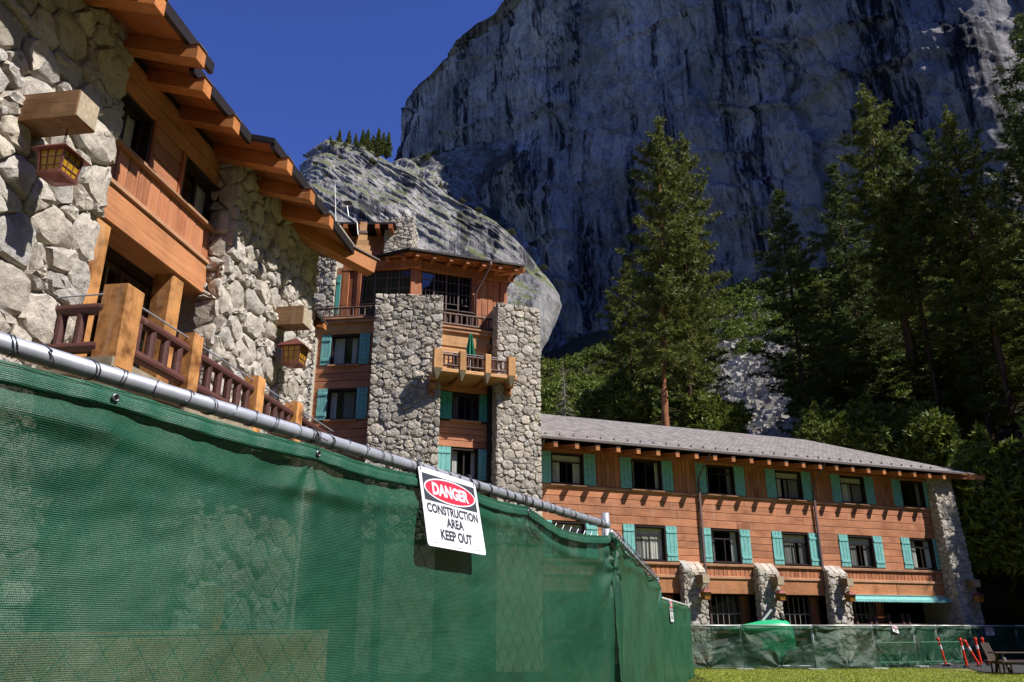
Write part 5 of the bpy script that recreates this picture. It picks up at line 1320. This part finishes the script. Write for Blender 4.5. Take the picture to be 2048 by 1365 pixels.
# grass blades, only where the lawn shows between the fences
nb = 26000; bx_ = rng.uniform(4.5, 24, nb); by_ = 27.5 + 10.5 * rng.random(nb) ** 1.2
keep = (by_ < 38.2) & ~((bx_ > 18.4) & (by_ > 34.0 - (bx_ - 18.4) * 1.1)); bx_ = bx_[keep]; by_ = by_[keep]; nb = len(bx_)
ang = rng.uniform(0, PI, nb); hgt = rng.uniform(.03, .075, nb); ln = rng.normal(0, .02, (nb, 2)); wd = .014
V = np.zeros((nb, 3, 3)); V[:, 0, 0] = bx_ - wd * np.cos(ang); V[:, 0, 1] = by_ - wd * np.sin(ang); V[:, 1, 0] = bx_ + wd * np.cos(ang); V[:, 1, 1] = by_ + wd * np.sin(ang)
V[:, 2, 0] = bx_ + ln[:, 0]; V[:, 2, 1] = by_ + ln[:, 1]; V[:, 2, 2] = hgt; V[:, :2, 2] = .004
me = bpy.data.meshes.new('grass'); me.from_pydata(V.reshape(-1, 3).tolist(), [], [(3 * i, 3 * i + 1, 3 * i + 2) for i in range(nb)]); me.materials.append(M['blade'])
o = bpy.data.objects.new('grass', me); C.objects.link(o); tag(o, 'short bright lawn grass in front of the far fence', 'grass', kind='stuff')

# orange delineator posts
def make_delineator():
    r = thing('delineator_post', (0, 0, 0), 'x', 'delineator', 'orange delineator posts on the path')
    g = G(); g.tube((0, 0, .06), (0, 0, 1.02), .055, .045, 12); g.tube((0, 0, 1.02), (0, 0, 1.10), .045, .075, 12); g.tube((0, 0, 1.10), (0, 0, 1.18), .075, .05, 12); part('tube', g, M['orange'], r)
    for z in (.70,): g = G(); g.tube((0, 0, z), (0, 0, z + .16), .058, .057, 12); part('reflective_band', g, M['white'], r)
    g = G(); g.tube((0, 0, 0), (0, 0, .07), .20, .16, 8); part('rubber_base', g, M['rubber'], r)
    return r
DEL = make_delineator()
def gpt(px, py, z=0.0): r = pixray(px, py); k = (z - EYE) / r.z; return (r.x * k, r.y * k, z)
dels = [((1893, 1333), -9, 'leftmost orange delineator post, leaning left beside the green barricade'), ((1935, 1336), -5, 'upright orange delineator post with white band, second from left'), ((1960, 1334), -24, 'orange post toppled steeply against its neighbour'),
        ((1964, 1333), -4, 'orange delineator post standing beside the toppled one'), ((1981, 1332), -8, 'rightmost orange delineator post near the picnic table')]
for i, ((x, y), lean, lab) in enumerate(dels):
    r = DEL if i == 0 else copy_tree(DEL); p = gpt(x, y); r.location = (p[0], p[1], .012); r.rotation_euler = (0, R(lean), 0); r['label'] = lab; r.scale = (1, 1, 1.05)
# steel barricades
def make_barricade():
    r = thing('crowd_barricade', (0, 0, 0), 'x', 'barricade', 'green steel barricades before the far fence')
    W_, H_ = 2.3, 1.05; g = G(); g.path([(-W_ / 2, 0, .15), (-W_ / 2, 0, H_), (W_ / 2, 0, H_), (W_ / 2, 0, .15)], .021, 8); g.tube((-W_ / 2, 0, .25), (W_ / 2, 0, .25), .018, n=8); part('frame', g, M['barricade'], r)
    for i in range(1, 16): x = -W_ / 2 + W_ * i / 16; g = G(); g.tube((x, 0, .25), (x, 0, H_), .009, n=6); part('bar', g, M['barricade'], r)
    for s_ in (-1, 1): g = G(); g.path([(s_ * W_ * .38, -.3, 0), (s_ * W_ * .38, -.22, .05), (s_ * W_ * .38, 0, .24), (s_ * W_ * .38, .22, .05), (s_ * W_ * .38, .3, 0)], .016, 6); part('foot', g, M['barricade'], r)
    return r
BAR = make_barricade()
for i, ((x0, y0), (x1, y1), lab) in enumerate((((1762, 1338), (1838, 1337), 'left green steel crowd barricade standing on the lawn edge'), ((1850, 1336), (1932, 1336), 'right green steel crowd barricade behind the orange posts'))):
    a = Vector(gpt(x0, y0)); b = Vector(gpt(x1, y1)); b.y = a.y + .25; r = BAR if i == 0 else copy_tree(BAR)
    d = b - a; r.location = (a + b) / 2; r.location.z = .012; r.rotation_euler = (0, 0, math.atan2(d.y, d.x)); r['label'] = lab; r.scale = (min(1, d.length / 2.3), 1, 1)
# fallen branch leaning on the netting
g = G(); g.path([gpt(1758, 1336)[:2] + (.95,), gpt(1780, 1336)[:2] + (.74,), gpt(1815, 1336)[:2] + (.60,), gpt(1822, 1336)[:2] + (.5,)], [.022, .03, .02, .012], 6)
single('shock_cord', g, M['rubber'], 'dark sagging cord strung across the left barricade', 'cord')
# picnic table (far right, in shade)
pt = gpt(2052, 1349); pic = thing('picnic_table', (pt[0], pt[1], 0), 'dark weathered picnic table cut by the right edge of the frame', 'table'); FPc = Frame(pt[0], pt[1], 97)
for k in range(4): g = G(); g.cbox(FPc, -1.1, 1.1, -.36 + .18 * k, -.19 + .18 * k, .74, .79, .01); part('top_plank', g, M['tablewood'], pic)
for s_ in (-1, 1):
    for k in range(2): g = G(); q = s_ * (.62 + .15 * k); g.cbox(FPc, -1.1, 1.1, q - .07, q + .07, .43, .48, .01); part('bench_plank', g, M['tablewood'], pic)
for t in (-.8, .8):
    for s_ in (-1, 1): g = G(); g.beam(FPc.w(t, s_ * .62, 0), FPc.w(t, s_ * .22, .74), .05, .10, (1, 0, 0)); part('leg', g, M['tablewood'], pic)
    g = G(); g.beam(FPc.w(t, -.78, .40), FPc.w(t, .78, .40), .05, .10); part('brace', g, M['tablewood'], pic)
pc_ = gpt(2004, 1346); ch_ = thing('wooden_chair', (pc_[0], pc_[1], 0), 'brown slatted outdoor chair beside the picnic table', 'chair'); Fc = Frame(pc_[0], pc_[1], 60)
for k in range(5): g = G(); g.hexa([Fc.w(-.28 + k * .115, -.25, .42), Fc.w(-.18 + k * .115, -.25, .42), Fc.w(-.18 + k * .115, -.29, .42), Fc.w(-.28 + k * .115, -.29, .42), Fc.w(-.28 + k * .115, -.48, 1.1), Fc.w(-.18 + k * .115, -.48, 1.1), Fc.w(-.18 + k * .115, -.52, 1.1), Fc.w(-.28 + k * .115, -.52, 1.1)]); part('back_slat', g, M['tablewood'], ch_)
for k in range(5): g = G(); g.fbox(Fc, -.28 + k * .115, -.18 + k * .115, -.25, .3, .38, .42); part('seat_slat', g, M['tablewood'], ch_)
for (a, b) in ((-.28, -.24), (.24, -.24), (-.28, .24), (.24, .24)): g = G(); g.fbox(Fc, a, a + .05, b, b + .05, 0, .38); part('leg', g, M['tablewood'], ch_)
# green machine behind the far fence
mc = Vector(gpt(1515, 1330)); mc = Vector((11.9, 38.6, 0)); mach = thing('boom_lift', tuple(mc), 'bright green compact machine with a pale sloping boom behind the far fence', 'machine')
g = G(); vs = []; secs = [(-2.1, .10, 1.55, 1.62), (-1.4, .45, 1.35, 1.80), (-.5, .55, 1.1, 1.98), (.2, .55, .8, 2.03), (.62, .5, .6, 1.98), (.8, .42, .6, 1.75)]
for (x, hw, zb, zt_) in secs:
    for a in np.linspace(0, 2 * PI, 13)[:-1]:
        c_, s_ = math.cos(a), math.sin(a); vs.append((mc.x + x, mc.y + hw * math.copysign(abs(c_) ** .6, c_), (zb + zt_) / 2 + (zt_ - zb) / 2 * math.copysign(abs(s_) ** .7, s_)))
g.add(vs, [(k * 12 + i, (k + 1) * 12 + i, (k + 1) * 12 + (i + 1) % 12, k * 12 + (i + 1) % 12) for k in range(5) for i in range(12)] + [tuple(range(12)), tuple(reversed(range(60, 72)))]); part('hood', g, M['brightgreen'], mach, smooth=True)
g = G(); g.fbox(Frame(mc.x, mc.y, 90), -.7, .8, -.5, .5, .45, 1.2); part('chassis', g, M['brightgreen'], mach)
for t in (-.5, .6):
    for q in (-.6, .6): g = G(); g.tube((mc.x + t, mc.y + q - .12, .38), (mc.x + t, mc.y + q + .12, .38), .38, n=16); part('wheel', g, M['rubber'], mach)
g = G(); g.beam((mc.x - .9, mc.y, 1.35), (mc.x - 4.6, mc.y, .55), .22, .26); part('boom', g, M['whiterail'], mach)
g = G(); g.beam((mc.x - 1.2, mc.y, .95), (mc.x - 4.6, mc.y, .28), .12, .14); part('lower_arm', g, M['whiterail'], mach)
g = G(); g.tube((mc.x - .45, mc.y, 1.95), (mc.x + .02, mc.y, 2.45), .05, n=8); part('mast', g, M['white'], mach)
g = G(); g.tube((mc.x + .45, mc.y - .1, 2.0), (mc.x + .45, mc.y + .1, 2.28), .10, n=10); part('work_light', g, M['rubber'], mach)

# low terrace wall and shrubbery behind the near netting
tw = thing('terrace_wall', FL.w(2, 1.6, 0), 'low timber-faced terrace wall dimly seen through the nearest netting', 'wall')
g = G(); g.fbox(FL, -6, 5.2, 2.1, 2.3, 0, 1.62); part('wall', g, M['honey'], tw)
g = G(); g.fbox(FL, -6, 5.2, 2.1, 2.31, 1.625, 1.66); part('coping', g, M['honey'], tw)
g = G(); g.fbox(FL, 1.9, 2.1, 2.0, 2.15, 1.665, 2.15); part('stub_post', g, M['post'], tw)

# ================================================================== TREES
def rand_dirs(n, r_): v = r_.normal(0, 1, (n, 3)); return v / np.linalg.norm(v, axis=1)[:, None]
def tufts(centres, radii, n, r_, ln=.34, wd=.07, up=.25):
    """needle sprays: slim triangles pointing out of each clump centre"""
    m = len(centres); c = np.repeat(centres, n, 0); rad = np.repeat(radii, n)[:, None]
    d = rand_dirs(m * n, r_); d[:, 2] = d[:, 2] * .75 + up; d /= np.linalg.norm(d, axis=1)[:, None]
    base = c + d * rad * .25 * r_.random((m * n, 1)); tip = base + d * (rad * r_.uniform(.5, 1.0, (m * n, 1)) + ln * .3)
    sd_ = np.cross(d, rand_dirs(m * n, r_)); sd_ /= np.linalg.norm(sd_, axis=1)[:, None]; w_ = wd * r_.uniform(.6, 1.4, (m * n, 1))
    V = np.stack([base - sd_ * w_, base + sd_ * w_, tip], 1)
    return V.reshape(-1, 3)
def make_pine(name, H, crown0, rad, seed, leaf, bark, shape=1.0, dens=1.0, tuft=.42, dead=True, trunk_r=.32, ntuft=26, cone=False):
    r_ = np.random.default_rng(seed); pr_ = random.Random(seed)
    root = thing(name, (0, 0, 0), 'x', 'pine tree')
    g = G(); K = 12; pts = []; rr = []; wob = [(pr_.uniform(-.12, .12), pr_.uniform(-.12, .12)) for _ in range(K + 1)]
    for k in range(K + 1): f = k / K; pts.append((wob[k][0] * f, wob[k][1] * f, H * f * .985)); rr.append(trunk_r * (1 - f) ** .8 * (1.25 if k == 0 else 1) + .02)
    g.path(pts, rr, 10); part('trunk', g, M[bark], root, smooth=True)
    gb = G(); cen = []; cr = []
    z = crown0 * H
    while z < H * .985:
        f = (z - crown0 * H) / (H - crown0 * H)                      # 0 bottom of the crown, 1 top
        R_ = rad * min(1, (1 - f) * 1.9) ** .8 * (.6 + .4 * min(1, f * 4)) * (1 + .22 * math.sin(f * 17 + seed)) * shape + .22
        if cone: R_ = rad * (1 - f) ** .9 + .12
        nb_ = pr_.choice([3, 4, 4, 5]) if f < .9 else 3; ph = pr_.uniform(0, 6.28)
        for b in range(nb_):
            a = ph + 2 * PI * b / nb_ + pr_.uniform(-.5, .5); L = R_ * pr_.uniform(.55, 1.18) * (1.0 if pr_.random() > .12 else .4)
            rise = L * pr_.uniform(-.30, .10) + f * L * .55
            dx, dy = math.cos(a), math.sin(a); p_ = []; m_ = 5
            for k in range(m_ + 1):
                s_ = k / m_; p_.append(Vector((dx * L * s_, dy * L * s_, z + rise * s_ - .16 * L * s_ * (1 - s_) * 2 + .1 * L * s_ ** 2)))
            gb.path([tuple(q) for q in p_], [.045 * (1 - .8 * k / m_) * (.4 + L / rad * .6) + .006 for k in range(m_ + 1)], 4)
            nc_ = max(2, int(L * 3.3 * dens))
            for k in range(nc_):
                s_ = .28 + .72 * (k + pr_.random()) / nc_; i = min(m_ - 1, int(s_ * m_)); q = p_[i].lerp(p_[i + 1], min(1, s_ * m_ - i))
                sp_ = .34 * L * (1 - s_ * .6); side = pr_.uniform(-1, 1) * sp_
                cen.append((q.x - dy * side, q.y + dx * side, q.z + pr_.uniform(-.1, .22))); cr.append(tuft * pr_.uniform(.65, 1.3))
        z += H * .0160 * pr_.uniform(.7, 1.35)
    for _ in range(6): cen.append((pr_.uniform(-.1, .1), pr_.uniform(-.1, .1), H * pr_.uniform(.955, 1.0))); cr.append(tuft * .6)
    if dead:
        z = crown0 * H * .45
        while z < crown0 * H:
            a = pr_.uniform(0, 6.28); L = rad * pr_.uniform(.25, .6); gb.path([(0, 0, z), (math.cos(a) * L * .5, math.sin(a) * L * .5, z - L * .05), (math.cos(a) * L, math.sin(a) * L, z - L * .3)], [.04, .025, .008], 4); z += pr_.uniform(.4, 1.1)
    part('branches', gb, M['barkdark'], root, kind='stuff')
    V = tufts(np.array(cen), np.array(cr), ntuft, r_, .22, .042, .3)
    me = bpy.data.meshes.new('crown'); n_ = len(V) // 3; me.vertices.add(len(V)); me.vertices.foreach_set('co', V.ravel()); me.loops.add(len(V)); me.loops.foreach_set('vertex_index', np.arange(len(V), dtype=np.int32))
    me.polygons.add(n_); me.polygons.foreach_set('loop_start', (np.arange(n_) * 3).astype(np.int32))
    try: me.polygons.foreach_set('loop_total', np.full(n_, 3, np.int32))
    except Exception: pass
    me.update(calc_edges=True); me.materials.append(M[leaf])
    o = bpy.data.objects.new('crown', me); C.objects.link(o); o.parent = root; root['height'] = 0.0; del root['height']
    return root, H
protoA = make_pine('pine_tree', 44, .47, 3.3, 1, 'leafpine', 'barkorange', 1.0, 1.4, .48, True, .44)
protoB = make_pine('pine_tree', 40, .42, 3.6, 2, 'leafpine', 'barkdark', 1.0, 1.3, .48, True, .36)
protoC = make_pine('fir_tree', 38, .24, 3.0, 3, 'leaffir', 'barkdark', 1.0, 1.05, .48, True, .30)
protoD = make_pine('pine_tree', 34, .56, 3.4, 4, 'leaffir', 'barkdark', 1.0, 1.0, .50, True, .30)
used = set()
def plant(proto, px, pyb, Y, pytop, label, group=None, cat='tree', wk=1.0, spin=None, lean=0.0):
    """a tree whose trunk passes pixel (px, pyb) at distance Y and whose top reaches pytop"""
    root, H = proto
    p = rp(px, pyb, Y); x = p.x
    # height from the top row: vertical line through (x, Y)
    v = (682.5 - pytop) / FPX; tz = (ST + v * CT) / (CT - v * ST); top = EYE + Y * tz
    zb = float(slope_z(np.array([x]), np.array([Y]))[0]) - .3 if Y > 30 else -.3
    h = top - zb
    r = root if root.name not in used else copy_tree(root); used.add(root.name)
    k = h / H; r.location = (x, Y, zb); r.scale = (k * wk * (.5 + .5 / k), k * wk * (.5 + .5 / k), k); r.rotation_euler = (0, R(lean), random.uniform(0, 6.28) if spin is None else spin)
    if lean: r.rotation_mode = 'ZYX'
    tag(r, label, cat, group); return r
plant(protoA, 1304, 700, 60, 232, 'tall ponderosa pine with bare orange trunk rising behind the wing roof', None, 'pine tree', .92, None, 2.4)
plant(protoB, 1350, 700, 63, 268, 'dark-trunked pine crowding the right side of the orange-trunked pine', None, 'pine tree', .95, None, 2.9)
plant(protoB, 1264, 760, 74, 520, 'lower dark pine tucked left of the orange-trunked pine', None, 'pine tree', 1.1)
plant(protoC, 1392, 760, 76, 560, 'low pine at the right foot of the two tall pines', None, 'pine tree', 1.5)
plant(protoC, 1590, 640, 66, 380, 'slim conifer standing alone before the talus, right of the two tall pines', None, 'pine tree', 1.2)
plant(protoB, 1775, 450, 62, 172, 'tallest conifer of the right-hand group, pointed sunlit top', None, 'pine tree', 1.05)
plant(protoC, 1700, 560, 70, 330, 'shorter conifer on the left side of the right-hand group', None, 'pine tree', 1.25)
plant(protoD, 1838, 600, 60, 285, 'thin-trunked conifer just right of the tallest tree in the right-hand group', None, 'pine tree', .9)
plant(protoC, 1905, 500, 58, 262, 'dark conifer between the tallest tree and the right edge trees', None, 'pine tree', .9)
plant(protoB, 1975, 600, 56, 215, 'broad dark pine with long leaning trunk near the right edge', None, 'pine tree', .9)
plant(protoD, 2165, 500, 52, 30, 'very tall dark pine cut off by the right edge', None, 'pine tree', .9)
plant(protoC, 2085, 500, 60, 190, 'dark fir whose crown fills the right margin', None, 'pine tree', 1.1)
for i, (px, py, Y, tp) in enumerate(((1655, 700, 84, 560), (1745, 750, 74, 500), (1830, 700, 80, 470), (1930, 800, 70, 560), (2020, 800, 66, 500), (1880, 820, 62, 640), (1985, 860, 60, 640), (1700, 820, 72, 680))):
    plant(protoC if i % 2 else protoB, px, py, Y, tp, ['low conifer at the left foot of the right-hand group', 'mid-height conifer below the tallest right-hand tree', 'dark conifer filling the gap under the right-hand group', 'shaded conifer above the wing hip', 'shaded conifer low at the right edge', 'small dark conifer behind the wing hip roof', 'small dark conifer beyond the corner buttress', 'young conifer just above the wing ridge at right'][i], None, 'pine tree', 1.5)
SHADE = True
# trees off to the right, just outside the frame, whose shade falls on the end of the wing and the path
for i, (x, y, h) in enumerate(((37, 42, 27), (40, 47, 30), (39.5, 37, 24), (35, 32, 12), (32, 28.5, 10), (37, 35, 15), (46, 40, 30), (52, 33, 34), (44, 52, 34), (56, 46, 30), (60, 60, 36), (50, 66, 38), (66, 52, 32), (70, 70, 40))):
    root, H = (protoB, protoC, protoD)[i % 3]; r = copy_tree(root); k = h / H; r.location = (x, y, -.3); r.scale = (k * 1.15, k * 1.15, k); r.rotation_euler = (0, 0, i * 1.3)
    tag(r, 'pine standing on the path side beyond the right edge of the picture', 'pine tree', 'pines beyond the right edge')

def make_bush(name, n, seed, leaf, size=1.0, tuft=.5, k=14, flat=.8):
    r_ = np.random.default_rng(seed); root = thing(name, (0, 0, 0), 'x', 'shrub')
    th = r_.uniform(0, 2 * PI, n); ph = np.arccos(r_.uniform(-.15, 1, n)); rr = size * r_.uniform(.55, 1.0, n) ** .5
    lob = 1 + .25 * np.sin(th * 3 + seed) + .18 * np.sin(ph * 5 + th * 2)
    c = np.stack([rr * lob * np.sin(ph) * np.cos(th), rr * lob * np.sin(ph) * np.sin(th), size * .15 + rr * lob * np.cos(ph) * flat], -1)
    V = tufts(c, np.full(n, tuft), k, r_, .2, tuft * .22, .2)
    me = bpy.data.meshes.new('foliage'); me.from_pydata(V.tolist(), [], [(3 * i, 3 * i + 1, 3 * i + 2) for i in range(len(V) // 3)]); me.materials.append(M[leaf])
    o = bpy.data.objects.new('foliage', me); C.objects.link(o); o.parent = root
    g = G(); pr_ = random.Random(seed)
    for i in range(5): a = pr_.uniform(0, 6.28); g.path([(0, 0, -.2 * size), (math.cos(a) * .2 * size, math.sin(a) * .2 * size, .3 * size), (math.cos(a) * .55 * size, math.sin(a) * .55 * size, .75 * size * flat)], [.05 * size, .035 * size, .01 * size], 5)
    part('stems', g, M['barkdark'], root, kind='stuff')
    return root
# oaks and maples behind the wing and at the right
oak = make_bush('oak_tree', 900, 5, 'leafoak', 3.2, .55, 14, 1.15); usedo = [False]
def put_oak(px, py, Y, s, label, group=None):
    p = rp(px, py, Y); r = oak if not usedo[0] else copy_tree(oak); usedo[0] = True
    r.location = (p.x, Y, p.z - 1.5 * s); r.scale = (s, s, s); r.rotation_euler = (0, 0, random.uniform(0, 6)); tag(r, label, 'tree', group)
put_oak(1640, 760, 90, .95, 'rounded light green oak right of the talus, beside the slim conifer')
put_oak(1500, 712, 140, .9, 'wider yellow-green oak on the talus, left of the slim conifer')
put_oak(1415, 850, 64, .8, 'green oak crown over the wing ridge right of the two tall pines')
put_oak(1240, 820, 66, .9, 'green oak crown over the wing ridge left of the orange-trunked pine')
put_oak(1640, 870, 58, .6, 'sunlit oak tuft above the wing hip')
for (x, y, sc_) in ((35.2, 41.2, 1.9), (37.5, 45.0, 2.0), (38.0, 37.2, 1.7), (33.5, 32.0, 1.2)):
    r = oak if not usedo[0] else copy_tree(oak); usedo[0] = True; r.location = (x, y, 2.2 * sc_); r.scale = (sc_, sc_, sc_ * 1.2); r.rotation_euler = (0, 0, x); tag(r, 'oak standing by the path beyond the right edge of the picture', 'tree', 'oaks beyond the right edge')
put_oak(1990, 980, 48, .95, 'olive-leaved maple beside the far corner buttress')
put_oak(2030, 1090, 46, 1.0, 'dark leafy tree low at the right edge behind the far fence')
put_oak(1960, 1150, 54, 1.0, 'deep shaded shrubbery behind the far corner of the guest wing')
put_oak(1740, 880, 60, .9, 'shaded oak crown above the end of the wing roof')
put_oak(1850, 900, 58, 1.0, 'dark oak crown behind the hip of the wing roof')
# forest slope: reads as one mass
def forest():
    r_ = np.random.default_rng(77); cen = []; rad = []
    for _ in range(1500):
        px = r_.uniform(1060, 2150); Y = r_.uniform(72, 205); p = pixray(px, 682); x = p.x / p.y * Y
        # keep the talus chute open
        z = float(slope_z(np.array([x]), np.array([Y]))[0])
        d = Y * CT + (z - EYE) * ST; sx = 1024 + FPX * x / d; sy = 682.5 - FPX * ((z - EYE) * CT - Y * ST) / d
        if 1390 < sx < 1640 and 690 < sy < 1000 and r_.random() < .97: continue
        if -(x * .75 + (Y - 232) * .66 - 42 * .75) < 4: continue
        R_ = r_.uniform(1.6, 3.1); n = 34
        th = r_.uniform(0, 2 * PI, n); ph = np.arccos(r_.uniform(-.1, 1, n)); q = R_ * r_.uniform(.6, 1, n)
        c = np.stack([x + q * np.sin(ph) * np.cos(th), Y + q * np.sin(ph) * np.sin(th), z + .6 + q * np.cos(ph) * r_.uniform(.9, 1.6)], -1); cen.append(c); rad.append(np.full(n, .75))
    V = tufts(np.concatenate(cen), np.concatenate(rad), 8, r_, .3, .20, .25)
    me = bpy.data.meshes.new('forest'); n_ = len(V) // 3; me.vertices.add(len(V)); me.vertices.foreach_set('co', V.ravel()); me.loops.add(len(V)); me.loops.foreach_set('vertex_index', np.arange(len(V), dtype=np.int32))
    me.polygons.add(n_); me.polygons.foreach_set('loop_start', (np.arange(n_) * 3).astype(np.int32)); me.update(calc_edges=True); me.materials.append(M['leafoak'])
    o = bpy.data.objects.new('forest', me); C.objects.link(o); tag(o, 'dense scrub oak forest on the slope below the cliff', 'forest', kind='stuff')
    print('forest tris', n_)
forest()
# talus
def talus():
    r_ = np.random.default_rng(5); g = G(); n = 0
    for _ in range(15000):
        px = r_.uniform(1370, 1700); Y = r_.uniform(80, 190); p = pixray(px, 682); x = p.x / p.y * Y; z = float(slope_z(np.array([x]), np.array([Y]))[0])
        if (x * .75 + (Y - 232) * .66 - 42 * .75) > -4: continue
        s = .22 + r_.random() ** 3 * .75; v = [] 
        A_ = [(-1, -1, -1), (1, -1, -1), (1, 1, -1), (-1, 1, -1), (-1, -1, 1), (1, -1, 1), (1, 1, 1), (-1, 1, 1)]
        a = r_.uniform(0, 6.28); ca, sa = math.cos(a), math.sin(a); j = r_.uniform(.45, 1.05, (8, 3)); tl_ = r_.uniform(-.5, .5)
        for q, jj in zip(A_, j):
            X_, Y_, Z_ = q[0] * jj[0] * s, q[1] * jj[1] * s, q[2] * jj[2] * s * .7; v.append((x + X_ * ca - Y_ * sa, Y + X_ * sa + Y_ * ca, z + .1 + Z_ + X_ * tl_))
        g.hexa(v); n += 1
    o = part('talus', g, M['talus']); tag(o, 'pale boulder talus between the trees below the cliff', 'boulders', kind='stuff')
talus()
# trees and shrubs on the dome and ledges
sm = make_pine('ridge_fir', 8.0, .06, 1.35, 9, 'leafpine', 'barkdark', 1.0, 3.0, .26, False, .12, 14, True)
usedr = [False]
def facept(px, py, face, out=0.0):
    u, z = onface(px, py, *face); P0, n_, l_ = face; ux, uy = -n_[1], n_[0]
    return Vector((P0[0] + ux * u + n_[0] * (out - l_ * z), P0[1] + uy * u + n_[1] * (out - l_ * z), z))
for i, (px, py, h) in enumerate(((660, 262, .55), (678, 268, .95), (697, 272, 1.0), (711, 274, .9), (725, 272, 1.05), (735, 275, 1.15), (746, 276, .9), (757, 278, 1.25), (767, 280, 1.1), (777, 284, 1.2), (690, 276, .6), (744, 284, .7))):
    p = facept(px, py + 14, DOME, -3); r = sm[0] if not usedr[0] else copy_tree(sm[0]); usedr[0] = True
    k = h * .80; r.location = (p.x, p.y, p.z - 1.0); r.scale = (k * 1.15, k * 1.15, k * 1.1); r.rotation_euler = (0, 0, i)
    tag(r, '%s fir from the left along the sunlit ridge crest' % ['first', 'second', 'third', 'fourth', 'fifth', 'sixth', 'seventh', 'eighth', 'ninth', 'tenth', 'small extra front', 'short extra front'][i], 'fir tree', 'firs along the ridge crest')
shr = make_bush('shrub', 200, 8, 'leafshrub', 1.0, .22, 10, .95); uss = [False]
def put_shrub(p, s, lab='small shrub rooted on a granite ledge of the mountain', grp='shrubs on the granite ledges'):
    r = shr if not uss[0] else copy_tree(shr); uss[0] = True; r.location = p; r.scale = (s, s, s * .9); r.rotation_euler = (0, 0, random.uniform(0, 6)); tag(r, lab, 'shrub', grp)
rs = random.Random(88)
for (px, py, s) in ((640, 300, 1.1), (665, 290, 1.3), (690, 294, 1.2), (715, 296, 1.4), (738, 300, 1.3), (760, 302, 1.5), (630, 330, 1.0), (745, 328, 1.5), (650, 355, .9), (700, 420, .8), (835, 435, .8), (755, 314, 1.2), (725, 312, 1.0), (610, 315, .9), (680, 318, .8)):
    put_shrub(tuple(facept(px, py, DOME, .4)), s * .7, 'low scrubby bush near the ridge crest of the pale dome, below the firs', 'bushes below the ridge firs')
for (px, py, s) in ((850, 324, 2.4), (868, 314, 1.8), (822, 338, 1.6), (892, 312, 1.5), (905, 352, 1.2), (838, 345, 1.4), (1000, 350, 1.0)):
    put_shrub(tuple(facept(px, py, SPUR, .8)), s, 'dark bush on the broken rock spur between dome and cliff', 'bushes on the rock spur')
for (px, py, s) in ((932, 402, .9), (965, 420, 1.0), (1030, 466, 1.3), (888, 374, .9), (1095, 536, 1.0)):
    put_shrub(tuple(facept(px - 8, py + 4, DOME, .4)), s, 'single small bush on the curved right edge of the pale dome', 'bushes along the edge of the dome')
for (px, py, s) in ((1878, 38, 1.2), (1900, 45, 1.0), (1955, 65, 1.5), (1985, 62, 1.1), (1940, 95, .9), (2010, 110, .9)): put_shrub(tuple(facept(px, py, (SP, SN, SLn), 1.6)), s, 'olive bush on the sunlit granite slab at the upper right', 'bushes on the upper right slab')
for (px, py, s) in ((1160, 18, 1.2), (985, 40, 2.0), (975, 60, 1.6), (955, 72, 1.8), (935, 82, 1.6), (895, 112, 1.3)): put_shrub(tuple(facept(px, py, (CP, CN, CL), -2)), s, 'dark bush on the skyline edge of the great cliff', 'bushes on the cliff skyline')
# pale dead snag on the forest slope
sn = rp(1128, 835, 80); g = G(); g.path([(sn.x, 80, sn.z - 2), (sn.x + .1, 80, sn.z + 3), (sn.x, 80, sn.z + 5.5)], [.16, .09, .03], 6); pr_ = random.Random(2)
for i in range(90): a = pr_.uniform(0, 6.28); z = sn.z + pr_.uniform(-1, 5.3); L = (6.5 - (z - sn.z)) * .22; g.path([(sn.x, 80, z), (sn.x + math.cos(a) * L, 80 + math.sin(a) * L, z - L * .5)], [.03, .01], 4)
single('dead_tree', g, M['deadwood'], 'bare grey dead tree standing on the green slope beside the tower', 'tree')
print("STATS", len(bpy.data.objects), 'tris', sum(len(o.data.polygons) * 2 for o in bpy.data.objects if o.type == 'MESH'), 'build', round(time.time() - T0, 1))
